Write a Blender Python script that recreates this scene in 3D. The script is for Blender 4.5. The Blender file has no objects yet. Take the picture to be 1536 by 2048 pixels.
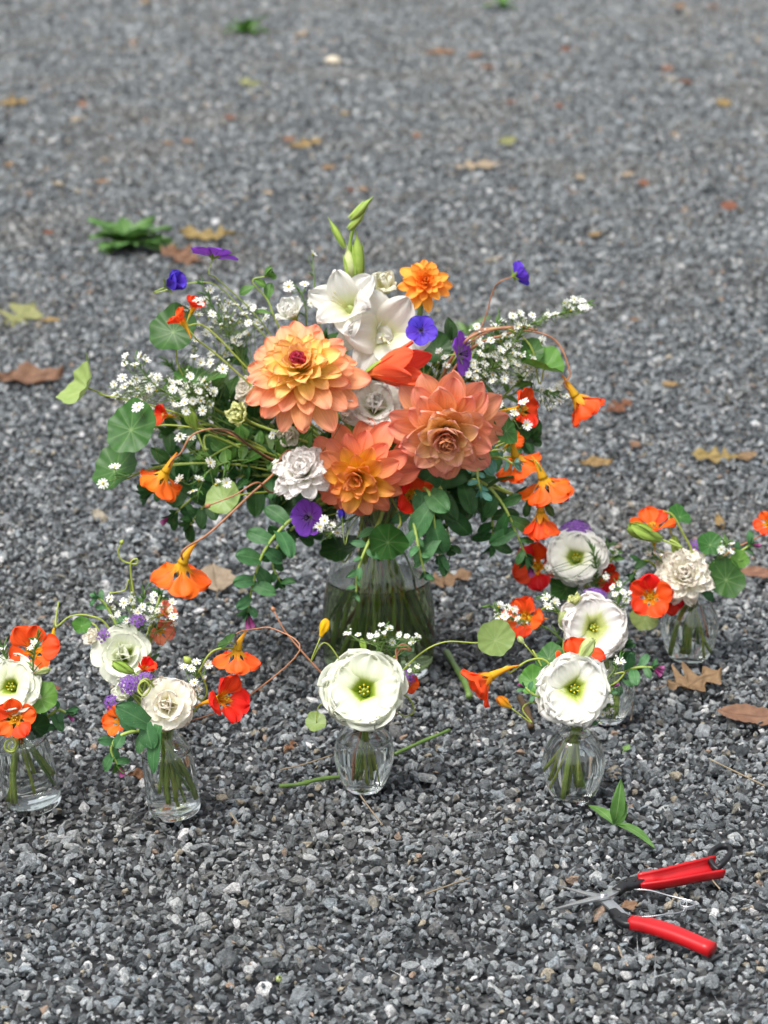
import bpy, bmesh, math, random
import numpy as np
from mathutils import Vector, Matrix, Quaternion, noise
random.seed(7)
R_ = math.radians
D = bpy.data
SC = bpy.context.scene
COL = SC.collection
# ------------------------------------------------------------------ camera
FPX, PITCH, CAMH = 4600.0, R_(17.4), 1.07
cam_d = D.cameras.new('camera'); cam = D.objects.new('camera', cam_d); COL.objects.link(cam)
cam.location = (0, 0, CAMH); cam.rotation_euler = (math.pi/2 - PITCH, 0, 0)
cam_d.sensor_fit = 'VERTICAL'; cam_d.sensor_height = 36; cam_d.lens = FPX/2048*36
cam_d.clip_start = .05; cam_d.clip_end = 500
cam_d.dof.use_dof = True; cam_d.dof.focus_distance = 2.42; cam_d.dof.aperture_fstop = 7.6
SC.camera = cam
# ------------------------------------------------------------------ light
SUN_EL, SUN_ROT = R_(64), R_(222)
w = D.worlds.new('World'); SC.world = w; w.use_nodes = True
nt = w.node_tree; bg = nt.nodes['Background']
sky = nt.nodes.new('ShaderNodeTexSky'); sky.sky_type = 'NISHITA'; sky.sun_disc = False
sky.sun_elevation = SUN_EL; sky.sun_rotation = SUN_ROT; sky.dust_density = 4; sky.air_density = 1.5
hs = nt.nodes.new('ShaderNodeHueSaturation'); hs.inputs['Saturation'].default_value = .28
nt.links.new(sky.outputs[0], hs.inputs['Color']); nt.links.new(hs.outputs[0], bg.inputs[0])
bg.inputs[1].default_value = .08
sl = D.lights.new('sun', 'SUN'); sl.energy = 1.5; sl.angle = R_(26); sl.color = (1, .97, .93)
sun = D.objects.new('sun', sl); COL.objects.link(sun)
sd = Vector((math.sin(SUN_ROT)*math.cos(SUN_EL), math.cos(SUN_ROT)*math.cos(SUN_EL), math.sin(SUN_EL)))
sun.rotation_euler = sd.to_track_quat('Z', 'Y').to_euler(); sun.location = (0, 0, 5)
vs = SC.view_settings
SC.display_settings.display_device = 'sRGB'
vs.view_transform = 'Standard'; vs.look = 'None'; vs.exposure = 1.38; vs.gamma = 1; vs.use_curve_mapping = False
SC.render.engine = 'CYCLES'
cy = SC.cycles
cy.max_bounces = 14; cy.transmission_bounces = 14; cy.transparent_max_bounces = 12; cy.glossy_bounces = 6; cy.diffuse_bounces = 5
cy.use_denoising = True; cy.sample_clamp_indirect = 6
try:
    cy.denoiser = 'OPENIMAGEDENOISE'; cy.denoising_input_passes = 'RGB_ALBEDO_NORMAL'; cy.denoising_prefilter = 'ACCURATE'
except Exception: pass
# ------------------------------------------------------------------ pixel -> place helpers
CR = Vector((1, 0, 0)); CF = Vector((0, math.cos(PITCH), -math.sin(PITCH))); CU = Vector((0, math.sin(PITCH), math.cos(PITCH)))
CAM = Vector((0, 0, CAMH))
def ray(px, py): return CF + CR*((px-768)/FPX) - CU*((py-1024)/FPX)
def G(px, py, z=0.0):
    d = ray(px, py); return CAM + d*((z-CAMH)/d.z)
def P(px, py, Y):
    d = ray(px, py); return CAM + d*(Y/d.y)
def mpp(p): return (p-CAM).dot(CF)/FPX          # metres per photo pixel at a point
def V(r, u, t):                                  # right, up, toward the viewer
    return (CR*r + CU*u - CF*t).normalized()
def U(a, b): return random.uniform(a, b)
def srgb(h):
    c = [int(h[i:i+2], 16)/255 for i in (0, 2, 4)]
    return tuple(x/12.92 if x <= .04045 else ((x+.055)/1.055)**2.4 for x in c) + (1,)
# ------------------------------------------------------------------ materials
class NT:
    def __init__(s, name):
        s.m = D.materials.new(name); s.m.use_nodes = True; s.t = s.m.node_tree
        s.b = s.t.nodes['Principled BSDF']; s.out = s.t.nodes['Material Output']
    def n(s, kind, **kw):
        x = s.t.nodes.new('ShaderNode'+kind)
        for k, v in kw.items():
            if k in x.inputs: x.inputs[k].default_value = v
            else: setattr(x, k, v)
        return x
    def l(s, a, b): s.t.links.new(a, b)
    def ramp(s, stops, interp='LINEAR'):
        r = s.t.nodes.new('ShaderNodeValToRGB'); e = r.color_ramp.elements
        r.color_ramp.interpolation = interp
        while len(e) > 1: e.remove(e[-1])
        e[0].position = stops[0][0]; e[0].color = stops[0][1]
        for p, c in stops[1:]:
            x = e.new(p); x.color = c
        return r
    def mul(s, a, b, fac=1.0):
        x = s.t.nodes.new('ShaderNodeMix'); x.data_type = 'RGBA'; x.blend_type = 'MULTIPLY'
        x.inputs[0].default_value = fac; s.l(a, x.inputs[6]); s.l(b, x.inputs[7]); return x.outputs[2]
    def mix(s, f, a, b):
        x = s.t.nodes.new('ShaderNodeMix'); x.data_type = 'RGBA'
        s.l(f, x.inputs[0]); s.l(a, x.inputs[6]); s.l(b, x.inputs[7]); return x.outputs[2]
    def math(s, op, a, b=None, c=None):
        x = s.t.nodes.new('ShaderNodeMath'); x.operation = op
        for i, q in enumerate((a, b, c)):
            if q is None: continue
            if isinstance(q, (int, float)): x.inputs[i].default_value = q
            else: s.l(q, x.inputs[i])
        return x.outputs[0]
    def two_sided(s, col, transl):
        tr = s.n('BsdfTranslucent'); s.l(col, tr.inputs['Color'])
        mx = s.n('MixShader'); mx.inputs[0].default_value = transl
        s.l(s.b.outputs[0], mx.inputs[1]); s.l(tr.outputs[0], mx.inputs[2]); s.l(mx.outputs[0], s.out.inputs[0])
def vary(s, col, amt, hue=.012):
    oi = s.n('ObjectInfo'); hv = s.n('HueSaturation'); s.l(col, hv.inputs['Color'])
    s.l(s.math('MULTIPLY_ADD', oi.outputs['Random'], amt*2, 1-amt), hv.inputs['Value'])
    r2 = s.math('FRACT', s.math('MULTIPLY', oi.outputs['Random'], 17.31))
    s.l(s.math('MULTIPLY_ADD', r2, hue*2, .5-hue), hv.inputs['Hue'])
    return hv.outputs[0]
def petal_mat(name, stops, transl=.3, rough=.55, vein=.18, rnd=.08, bump=.25, vfreq=14, dark=None, hue=.008, sss=0):
    s = NT(name)
    uv = s.n('UVMap'); sp = s.n('SeparateXYZ'); s.l(uv.outputs[0], sp.inputs[0])
    mp = s.n('Mapping'); mp.inputs['Scale'].default_value = (1.6, vfreq, 1); s.l(uv.outputs[0], mp.inputs[0])
    nz = s.n('TexNoise', Scale=1.0, Detail=3.0); s.l(mp.outputs[0], nz.inputs['Vector'])
    nz2 = s.n('TexNoise', Scale=3.0, Detail=2.0); s.l(uv.outputs[0], nz2.inputs['Vector'])
    uu = s.math('ADD', sp.outputs[0], s.math('MULTIPLY_ADD', nz.outputs[0], .16, -.08))
    uu = s.math('ADD', uu, s.math('MULTIPLY_ADD', nz2.outputs[0], .12, -.06))
    rp = s.ramp([(p, srgb(c)) for p, c in stops]); s.l(uu, rp.inputs[0])
    vr = s.ramp([(.36, (1-vein,)*3+(1,)), (.6, (1, 1, 1, 1))]); s.l(nz.outputs[0], vr.inputs[0])
    c = s.mul(rp.outputs[0], vr.outputs[0])
    if dark:                                      # dark nectar guide lines near the throat
        lr = s.ramp([(.52, (0, 0, 0, 1)), (.6, (1, 1, 1, 1))]); s.l(nz.outputs[0], lr.inputs[0])
        fr = s.ramp([(dark[1], (1, 1, 1, 1)), (dark[2], (0, 0, 0, 1))]); s.l(sp.outputs[0], fr.inputs[0])
        dk = s.n('RGB'); dk.outputs[0].default_value = srgb(dark[0])
        c = s.mix(s.math('MULTIPLY', lr.outputs[0], fr.outputs[0]), c, dk.outputs[0])
    c = vary(s, c, rnd, hue)
    s.l(c, s.b.inputs['Base Color']); s.b.inputs['Roughness'].default_value = rough
    s.b.inputs['Specular IOR Level'].default_value = .25
    if sss:
        s.b.inputs['Subsurface Weight'].default_value = sss; s.b.inputs['Subsurface Radius'].default_value = (1, .9, .7); s.b.inputs['Subsurface Scale'].default_value = .004
    bp = s.n('Bump', Strength=bump, Distance=.0012); s.l(nz.outputs[0], bp.inputs['Height']); s.l(bp.outputs[0], s.b.inputs['Normal'])
    s.two_sided(c, transl); return s.m
def leaf_mat(name, c0, c1, ribc, transl=.22, rough=.45, speck=0, rnd=.12, polar=False):
    s = NT(name)
    tc = s.n('TexCoord'); nz = s.n('TexNoise', Scale=90.0, Detail=4.0); s.l(tc.outputs['Object'], nz.inputs['Vector'])
    rp = s.ramp([(.3, srgb(c0)), (.7, srgb(c1))]); s.l(nz.outputs[0], rp.inputs[0]); c = rp.outputs[0]
    rc = s.n('RGB'); rc.outputs[0].default_value = srgb(ribc)
    if polar:
        at = s.n('Attribute', attribute_name='vein'); f = at.outputs['Fac']
    else:
        uv = s.n('UVMap'); sp = s.n('SeparateXYZ'); s.l(uv.outputs[0], sp.inputs[0])
        d = s.math('ABSOLUTE', s.math('SUBTRACT', sp.outputs[1], .5))
        rr = s.ramp([(.015, (1, 1, 1, 1)), (.05, (0, 0, 0, 1))]); s.l(d, rr.inputs[0])
        wv = s.n('TexWave', Scale=2.2, Distortion=1.5); wv.wave_type = 'BANDS'; wv.bands_direction = 'X'
        ad = s.math('ADD', sp.outputs[0], s.math('MULTIPLY', d, -1.1))
        cb = s.n('CombineXYZ'); s.l(ad, cb.inputs[0]); s.l(cb.outputs[0], wv.inputs['Vector'])
        wr = s.ramp([(.86, (0, 0, 0, 1)), (1, (.22, .22, .22, 1))]); s.l(wv.outputs['Fac'], wr.inputs[0])
        f = s.math('MAXIMUM', s.math('MULTIPLY', rr.outputs[0], .65), wr.outputs[0])
    c = s.mix(f, c, rc.outputs[0])
    if speck:
        vo = s.n('TexVoronoi', Scale=260.0); s.l(tc.outputs['Object'], vo.inputs['Vector'])
        vr = s.ramp([(.06, (1, 1, 1, 1)), (.13, (0, 0, 0, 1))]); s.l(vo.outputs[0], vr.inputs[0])
        wc = s.n('RGB'); wc.outputs[0].default_value = srgb('b9cbb0')
        c = s.mix(s.math('MULTIPLY', vr.outputs[0], speck), c, wc.outputs[0])
    c = vary(s, c, rnd, .01)
    s.l(c, s.b.inputs['Base Color']); s.b.inputs['Roughness'].default_value = rough; s.b.inputs['Specular IOR Level'].default_value = .35
    bp = s.n('Bump', Strength=.25, Distance=.001); s.l(s.math('ADD', f, nz.outputs[0]), bp.inputs['Height']); s.l(bp.outputs[0], s.b.inputs['Normal'])
    s.two_sided(c, transl); return s.m
def plain(name, c, rough=.5, metal=0, spec=.5, noise_amt=.25, nscale=60, c2=None, transl=0, bump=.15, aniso=None):
    s = NT(name); tc = s.n('TexCoord'); nz = s.n('TexNoise', Scale=float(nscale), Detail=5.0); 
    if aniso:
        mp = s.n('Mapping'); mp.inputs['Scale'].default_value = aniso; s.l(tc.outputs['Object'], mp.inputs[0]); s.l(mp.outputs[0], nz.inputs['Vector'])
    else: s.l(tc.outputs['Object'], nz.inputs['Vector'])
    a = srgb(c); b = srgb(c2) if c2 else tuple(x*(1-noise_amt) for x in a[:3])+(1,)
    rp = s.ramp([(.35, b), (.65, a)]); s.l(nz.outputs[0], rp.inputs[0])
    s.l(rp.outputs[0], s.b.inputs['Base Color']); s.b.inputs['Roughness'].default_value = rough
    s.b.inputs['Metallic'].default_value = metal; s.b.inputs['Specular IOR Level'].default_value = spec
    bp = s.n('Bump', Strength=bump, Distance=.0006); s.l(nz.outputs[0], bp.inputs['Height']); s.l(bp.outputs[0], s.b.inputs['Normal'])
    if transl: s.two_sided(rp.outputs[0], transl)
    return s.m
def glass_mat(name, c, ior, rough=0.0):
    s = NT(name); s.b.inputs['Base Color'].default_value = c; s.b.inputs['Roughness'].default_value = rough
    s.b.inputs['Transmission Weight'].default_value = 1; s.b.inputs['IOR'].default_value = ior
    tc = s.n('TexCoord'); nz = s.n('TexNoise', Scale=28.0, Detail=1.0); s.l(tc.outputs['Object'], nz.inputs['Vector'])
    if ior > 9:
        bp = s.n('Bump', Strength=.02, Distance=.002); s.l(nz.outputs[0], bp.inputs['Height']); s.l(bp.outputs[0], s.b.inputs['Normal'])
    return s.m
MT = {}
MT['glass'] = glass_mat('clear_glass', (.97, .99, .98, 1), 1.46)
MT['water'] = glass_mat('clear_water', (.985, .995, .985, 1), 1.333)
MT['murky'] = glass_mat('greenish_water', (.50, .60, .32, 1), 1.333)
MT['d_out'] = petal_mat('dahlia_peach', [(0, 'ffe27c'), (.35, 'ffcc74'), (.7, 'feb47c'), (1, 'fca888')])
MT['d_mid'] = petal_mat('dahlia_yellow', [(0, 'ffec70'), (.5, 'ffe678'), (.8, 'ffd07c'), (1, 'ffba80')])
MT['d_eye'] = petal_mat('dahlia_eye', [(0, 'ffd860'), (.25, 'fc9a68'), (.5, 'e8607a'), (1, 'd85068')])
MT['c_out'] = petal_mat('dahlia_coral', [(0, 'ffdc84'), (.35, 'ffca84'), (.7, 'feb084'), (1, 'fda08c')])
MT['c_mid'] = petal_mat('dahlia_apricot', [(0, 'fdce78'), (.5, 'fdc684'), (.85, 'f9b08a'), (1, 'f4a692')])
MT['c_in'] = petal_mat('dahlia_pale_pink_tip', [(0, 'fcd474'), (.5, 'fedc90'), (.82, 'fcc890'), (1, 'f8b8ac')])
MT['c_eye'] = petal_mat('dahlia_dark_eye', [(0, 'c05a3c'), (.5, 'cc7448'), (1, 'e09468')])
MT['e_out'] = petal_mat('dahlia_salmon', [(0, 'ffcc60'), (.3, 'fcb068'), (.7, 'f89a6c'), (1, 'f48e70')])
MT['e_in'] = petal_mat('dahlia_gold', [(0, 'd8a018'), (.4, 'f4c02c'), (.75, 'f2a648'), (1, 'ea8858')])
MT['s_out'] = petal_mat('dahlia_orange', [(0, 'fa8030'), (.5, 'ffa038'), (1, 'ffb048')], rnd=.1)
MT['s_in'] = petal_mat('dahlia_deep_orange', [(0, 'e85a20'), (.5, 'f47a20'), (1, 'f88c2c')])
MT['white'] = petal_mat('petal_white', [(0, 'd6dc8c'), (.22, 'e9ecc4'), (.45, 'ecebe0'), (1, 'eeece8')], vein=.06, rnd=.03, transl=.42, bump=.1, hue=0)
MT['lwhite'] = petal_mat('lisianthus_white', [(0, 'a9be40'), (.26, 'c8d670'), (.38, 'f0f2da'), (.55, 'f5f5ec'), (1, 'f5f4ef')], vein=.06, rnd=.03, transl=.42, bump=.1, hue=0)
MT['lgreen'] = petal_mat('lisianthus_greenish', [(0, '9ab832'), (.28, 'bfd25a'), (.42, 'e8eec8'), (.62, 'f1f4e2'), (1, 'f2f4e6')], vein=.07, rnd=.04, transl=.42, bump=.1, hue=0)
MT['lcream'] = petal_mat('lisianthus_cream', [(0, 'd9d99a'), (.4, 'f6f2da'), (.8, 'f9f6ea'), (1, 'f7efe2')], vein=.07, rnd=.04, transl=.42, bump=.1, hue=0)
MT['lpink'] = petal_mat('lisianthus_blush', [(0, 'b8c458'), (.32, 'd6dc94'), (.45, 'f4f3e6'), (.7, 'faf7f4'), (1, 'faf5f1')], vein=.06, rnd=.03, transl=.42, bump=.1, hue=0)
MT['lime'] = petal_mat('lisianthus_lime', [(0, 'b4c65a'), (.5, 'ccd67a'), (1, 'dfe2a0')], vein=.1)
MT['gladcream'] = petal_mat('gladiolus_cream', [(0, 'd6d88c'), (.4, 'ece9bf'), (1, 'f3f0de')], vein=.08, rnd=.03, transl=.42, bump=.1, hue=0)
MT['coral'] = petal_mat('gladiolus_coral', [(0, 'f28c50'), (.4, 'f46844'), (1, 'f2583c')], vein=.12)
for k, a in {'orange': ['ffa830', 'fe7a26', 'fd6a1a'], 'red': ['f89820', 'f84a20', 'f53c1a'], 'deep': ['e87814', 'd42a0c', 'c41c0a'],
             'vermil': ['fca828', 'fb6426', 'fa581e'], 'salmon': ['f0b060', 'f08a68', 'ee7c62']}.items():
    MT['n_'+k] = petal_mat('nasturtium_'+k, [(0, a[0]), (.28, a[0]), (.45, a[1]), (1, a[2])], vein=.14, vfreq=10, dark=('8c1408', .3, .62), rnd=.06)
MT['spur'] = petal_mat('nasturtium_spur', [(0, 'd9b024'), (.5, 'f0b028'), (1, 'f2982c')], vein=.15)
MT['yellow'] = petal_mat('bud_yellow', [(0, 'e8b81c'), (.5, 'f8d020'), (1, 'f9c42c')])
MT['violet'] = petal_mat('geranium_violet', [(0, '8878d8'), (.25, '5a3ad0'), (1, '6448d6')], vein=.25, vfreq=12, dark=('2a1060', .4, .9))
MT['lilac'] = petal_mat('geranium_lilac', [(0, 'c8a8e0'), (.3, '9a52d2'), (1, '8f4ad0')], vein=.25, vfreq=12, dark=('5a1880', .4, .9))
MT['verbena'] = petal_mat('verbena_purple', [(0, '6a3a96'), (.5, '8a58b4'), (1, 'a377c8')], vein=.1)
MT['plum'] = petal_mat('honeywort_plum', [(0, '6a2450'), (.6, '8a2c6a'), (1, 'c070a8')], vein=.2)
MT['ast'] = petal_mat('aster_white', [(0, 'eceee2'), (1, 'f4f5f2')], vein=.05, rnd=.03, hue=0)
MT['astc'] = plain('aster_disc', 'c9b83a', .8, c2='9c9030')
MT['pollen'] = plain('pollen_yellow', 'dcc832', .8, c2='c4ae2c')
MT['stigma'] = plain('stigma_green', 'b8bc50', .6, c2='8fa030')
MT['anther'] = plain('anther_dark', '2c1838', .7)
MT['stem'] = plain('green_stem', 'a6ba60', .5, c2='8ca446', transl=.1, nscale=40)
MT['stemd'] = plain('dark_green_stem', '6c8840', .5, c2='547034', nscale=40)
MT['stemy'] = plain('yellow_green_stem', 'a9b552', .5, c2='8fa040', transl=.1, nscale=40)
MT['stemr'] = plain('reddish_stem', 'b07a58', .5, c2='8c5c40', nscale=40)
MT['stemb'] = plain('brown_stem', '5c4428', .6, c2='40331f', nscale=40)
MT['sepal'] = leaf_mat('green_sepal', '6f8c34', '8ba448', '9fb860')
MT['podg'] = leaf_mat('green_pod', '8fae48', 'a7c05a', 'b8cc78', rnd=.06)
MT['podw'] = leaf_mat('pale_pod', 'b9c878', 'd0d8a0', 'dfe4b8', rnd=.04)
MT['nl'] = leaf_mat('nasturtium_leaf', '2c5520', '3a6628', '88a468', polar=True)
MT['nlb'] = leaf_mat('nasturtium_leaf_bright', '4a7c28', '5e8e36', '9cba6c', polar=True)
MT['nlp'] = leaf_mat('nasturtium_leaf_pale', '7c9450', '8ea25e', 'a4b67c', polar=True)
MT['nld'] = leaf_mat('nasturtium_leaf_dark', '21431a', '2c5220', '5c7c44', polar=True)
MT['cer'] = leaf_mat('honeywort_leaf', '38663c', '4c7c4c', '64905e', speck=.5, rough=.5)
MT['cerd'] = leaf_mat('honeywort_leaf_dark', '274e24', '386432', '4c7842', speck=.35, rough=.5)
MT['cerb'] = leaf_mat('honeywort_leaf_blue', '4e8878', '68a08e', '8fbca4', speck=.2, rough=.5)
MT['gl'] = leaf_mat('green_leaf', '44702a', '588438', '8aa85c')
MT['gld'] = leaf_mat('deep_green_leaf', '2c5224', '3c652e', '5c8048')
MT['weedd'] = leaf_mat('weed_leaf_dull', '456c30', '5c8444', '84a064')
MT['weed'] = leaf_mat('weed_leaf', '5c8440', '7a9c5a', 'a0b880')
for k, a in {'tan': ('6a523b', '82684f', '56402d'), 'rust': ('603c29', '775038', '482c1d'), 'gold': ('79633c', '8d794e', '604d2c'),
             'brown': ('61412f', '78533d', '493123'), 'beige': ('84755f', '998c76', '695a45'), 'orange': ('6a4c3b', '7e604a', '533b2c'), 'lime': ('6f7349', '858659', '5d6237')}.items():
    MT['f_'+k] = leaf_mat('fallen_leaf_'+k, a[0], a[1], a[2], transl=.08, rough=.75, rnd=.12)
MT['red_rubber'] = plain('red_rubber', 'b80f18', .4, c2='a00a12', nscale=25)
MT['black_rubber'] = plain('black_rubber', '17181b', .42, noise_amt=.3)
MT['steel'] = plain('steel', 'd4d6d8', .38, metal=.9, c2='b4b8ba', aniso=(8, 90, 90))
MT['wire'] = plain('spring_wire', 'd4d6d8', .25, metal=1)
def stone_mat(name):
    s = NT(name); oi = s.n('ObjectInfo'); tc = s.n('TexCoord')
    st = [(0, (0.062, 0.069, 0.075, 1)), (.11, (0.125, 0.139, 0.148, 1)), (.27, (0.196, 0.215, 0.226, 1)), (.47, (0.274, 0.295, 0.309, 1)), (.64, (0.168, 0.174, 0.174, 1)),
          (.71, (0.358, 0.381, 0.392, 1)), (.82, (0.280, 0.319, 0.347, 1)), (.88, (0.470, 0.487, 0.487, 1)), (.945, (0.660, 0.660, 0.660, 1)), (.965, (0.381, 0.336, 0.258, 1)), (.98, (0.370, 0.269, 0.202, 1)), (.987, (0.213, 0.202, 0.174, 1))]
    rp = s.ramp(st, 'CONSTANT'); s.l(oi.outputs['Random'], rp.inputs[0])
    off = s.n('VectorMath'); off.operation = 'ADD'
    cb = s.n('CombineXYZ'); m9 = s.math('MULTIPLY', oi.outputs['Random'], 91.0)
    for i in range(3): s.l(m9, cb.inputs[i])
    s.l(tc.outputs['Object'], off.inputs[0]); s.l(cb.outputs[0], off.inputs[1])
    nz = s.n('TexNoise', Scale=2.2, Detail=6.0, Roughness=.72); s.l(off.outputs[0], nz.inputs['Vector'])
    nf = s.n('TexNoise', Scale=9.0, Detail=3.0, Roughness=.7); s.l(off.outputs[0], nf.inputs['Vector'])
    r1 = s.ramp([(.32, (.5, .5, .5, 1)), (.68, (1.45, 1.45, 1.45, 1))]); s.l(nz.outputs[0], r1.inputs[0])
    r2 = s.ramp([(.35, (.65, .65, .65, 1)), (.62, (1.1, 1.1, 1.1, 1)), (.72, (1.9, 1.9, 1.9, 1))]); s.l(nf.outputs[0], r2.inputs[0])
    dn = s.n('TexNoise', Scale=1.7, Detail=3.0); s.l(oi.outputs['Location'], dn.inputs['Vector'])
    dr = s.ramp([(.48, (0, 0, 0, 1)), (.72, (.42, .42, .42, 1))]); s.l(dn.outputs[0], dr.inputs[0])
    du = s.n('RGB'); du.outputs[0].default_value = (.235, .215, .185, 1)          # dusty patches
    c = s.mul(s.mul(s.mix(dr.outputs[0], rp.outputs[0], du.outputs[0]), r1.outputs[0]), r2.outputs[0])
    s.l(c, s.b.inputs['Base Color']); s.b.inputs['Roughness'].default_value = .66; s.b.inputs['Specular IOR Level'].default_value = .22
    bp = s.n('Bump', Strength=.5, Distance=.12); s.l(nz.outputs[0], bp.inputs['Height']); s.l(bp.outputs[0], s.b.inputs['Normal'])
    return s.m
MT['stone'] = stone_mat('crushed_stone')
def ground_mat():
    s = NT('gravel_bed'); tc = s.n('TexCoord')
    vo = s.n('TexVoronoi', Scale=70.0); s.l(tc.outputs['Object'], vo.inputs['Vector'])
    sp = s.n('SeparateColor'); s.l(vo.outputs['Color'], sp.inputs[0])
    rp = s.ramp([(0, (.012, .013, .014, 1)), (.5, (.035, .037, .04, 1)), (.85, (.07, .072, .076, 1)), (1, (.14, .14, .14, 1))]); s.l(sp.outputs[0], rp.inputs[0])
    s.l(rp.outputs[0], s.b.inputs['Base Color']); s.b.inputs['Roughness'].default_value = .8
    bp = s.n('Bump', Strength=.6, Distance=.01); bp.invert = True; s.l(vo.outputs['Distance'], bp.inputs['Height']); s.l(bp.outputs[0], s.b.inputs['Normal'])
    return s.m
MT['ground'] = ground_mat()
# ------------------------------------------------------------------ mesh building
class MB:
    def __init__(s): s.v = []; s.f = []; s.uv = []; s.mi = []; s.mats = []; s.at = []
    def slot(s, m):
        if m not in s.mats: s.mats.append(m)
        return s.mats.index(m)
    def grid(s, rows, uvs, m, closed=False):
        k = s.slot(m); b = len(s.v); nr, nc = len(rows), len(rows[0])
        for r, q in zip(rows, uvs): s.v += [tuple(p) for p in r]; s.uv += q
        for i in range(nr-1):
            for j in range(nc if closed else nc-1):
                j2 = (j+1) % nc
                s.f.append((b+i*nc+j, b+i*nc+j2, b+(i+1)*nc+j2, b+(i+1)*nc+j)); s.mi.append(k)
    def tube(s, pts, rad, m, n=7, cap=True):
        k = s.slot(m); pts = [Vector(p) for p in pts]; N = len(pts)
        if not hasattr(rad, '__len__'): rad = [rad]*N
        b = len(s.v); t0 = (pts[1]-pts[0]).normalized(); nrm = t0.orthogonal().normalized()
        for i in range(N):
            t = (pts[min(i+1, N-1)]-pts[max(i-1, 0)]).normalized()
            nrm = (nrm - t*nrm.dot(t));  nrm = nrm.normalized() if nrm.length > 1e-9 else t.orthogonal().normalized()
            bi = t.cross(nrm)
            for j in range(n):
                a = 2*math.pi*j/n; s.v.append(tuple(pts[i]+(nrm*math.cos(a)+bi*math.sin(a))*rad[i])); s.uv.append((i/(N-1), j/n))
        for i in range(N-1):
            for j in range(n):
                j2 = (j+1) % n; s.f.append((b+i*n+j, b+i*n+j2, b+(i+1)*n+j2, b+(i+1)*n+j)); s.mi.append(k)
        if cap:
            s.f.append(tuple(b+j for j in reversed(range(n)))); s.mi.append(k)
            s.f.append(tuple(b+(N-1)*n+j for j in range(n))); s.mi.append(k)
    def lathe(s, prof, m, n=40):
        rows = [[(r*math.cos(2*math.pi*j/n), r*math.sin(2*math.pi*j/n), z) for j in range(n)] for r, z in prof]
        s.grid(rows, [[(i/(len(prof)-1), j/n) for j in range(n)] for i in range(len(prof))], m, True)
    def blob(s, c, axis, ln, rad, m, n=6, rows=5, prof=None):
        q = axis.to_track_quat('Z', 'Y'); R = []; W = []
        for i in range(rows+1):
            u = i/rows; rr = rad*(prof(u) if prof else math.sin(math.pi*min(max(u, .02), .98)))
            R.append([Vector(c)+q @ Vector((rr*math.cos(2*math.pi*j/n), rr*math.sin(2*math.pi*j/n), u*ln)) for j in range(n)]); W.append([(u, j/n) for j in range(n)])
        s.grid(R, W, m, True)
    def poly(s, pts, m):
        k = s.slot(m); b = len(s.v); s.v += [tuple(p) for p in pts]; s.uv += [(0, 0)]*len(pts); s.f.append(tuple(range(b, b+len(pts)))); s.mi.append(k)
    def shift(s, off):
        s.v = [(a-off[0], b-off[1], c-off[2]) for a, b, c in s.v]
    def mesh(s, name, smooth=True):
        me = D.meshes.new(name); me.from_pydata(s.v, [], s.f); 
        for m in s.mats: me.materials.append(MT[m])
        me.polygons.foreach_set('material_index', s.mi)
        me.polygons.foreach_set('use_smooth', [smooth]*len(s.f))
        ul = me.uv_layers.new(name='UVMap'); li = np.empty(len(me.loops), dtype=np.int32); me.loops.foreach_get('vertex_index', li)
        ul.data.foreach_set('uv', np.array(s.uv, dtype=np.float32)[li].ravel())
        if s.at:
            a = me.attributes.new('vein', 'FLOAT', 'POINT'); a.data.foreach_set('value', s.at)
        me.update(); return me
W_ = {}
def thing(name, loc, label, cat, group=None):
    o = D.objects.new(name, None); o.empty_display_size = .02; COL.objects.link(o); o.location = loc
    o['label'] = label; o['category'] = cat
    if group: o['group'] = group
    W_[o] = Matrix.Translation(loc); return o
def part(name, me, parent, M=None, kind=None, label=None):
    """a mesh part under its thing; M is its place in the world"""
    o = D.objects.new(name, me); COL.objects.link(o); o.parent = parent
    M = M or Matrix.Identity(4); W_[o] = M
    o.matrix_basis = W_[parent].inverted() @ M
    if kind: o['kind'] = kind
    if label: o['label'] = label
    return o
def wpart(name, mb, parent, smooth=True, kind=None, label=None):
    """mesh given in world coordinates"""
    loc = W_[parent].translation; mb.shift(loc)
    return part(name, mb.mesh(name, smooth), parent, Matrix.Translation(loc), kind, label)
def solo(name, mb, loc, label, cat, group=None, smooth=True):
    mb.shift(loc); o = D.objects.new(name, mb.mesh(name, smooth)); COL.objects.link(o); o.location = loc
    o['label'] = label; o['category'] = cat
    if group: o['group'] = group
    W_[o] = Matrix.Translation(loc); return o
def frame(o, z, roll=0.0, xhint=None):
    z = z.normalized(); x = Vector(xhint) if xhint else CU.copy()
    x = x - z*x.dot(z)
    if x.length < 1e-4: x = z.orthogonal()
    x.normalize(); y = z.cross(x)
    M = Matrix((x, y, z)).transposed().to_4x4(); M.translation = o
    return M @ Matrix.Rotation(roll, 4, 'Z')
def crom(pts, sub=6):
    p = [Vector(q) for q in pts]
    if len(p) < 3: return [p[0].lerp(p[-1], i/sub) for i in range(sub+1)]
    p = [p[0]*2-p[1]] + p + [p[-1]*2-p[-2]]; out = []
    for i in range(1, len(p)-2):
        a, b, c, d = p[i-1:i+3]
        for k in range(sub):
            t = k/sub; out.append(.5*((2*b)+(c-a)*t+(2*a-5*b+4*c-d)*t*t+(3*b-a-3*c+d)*t**3))
    out.append(p[-2]); return out
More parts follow.
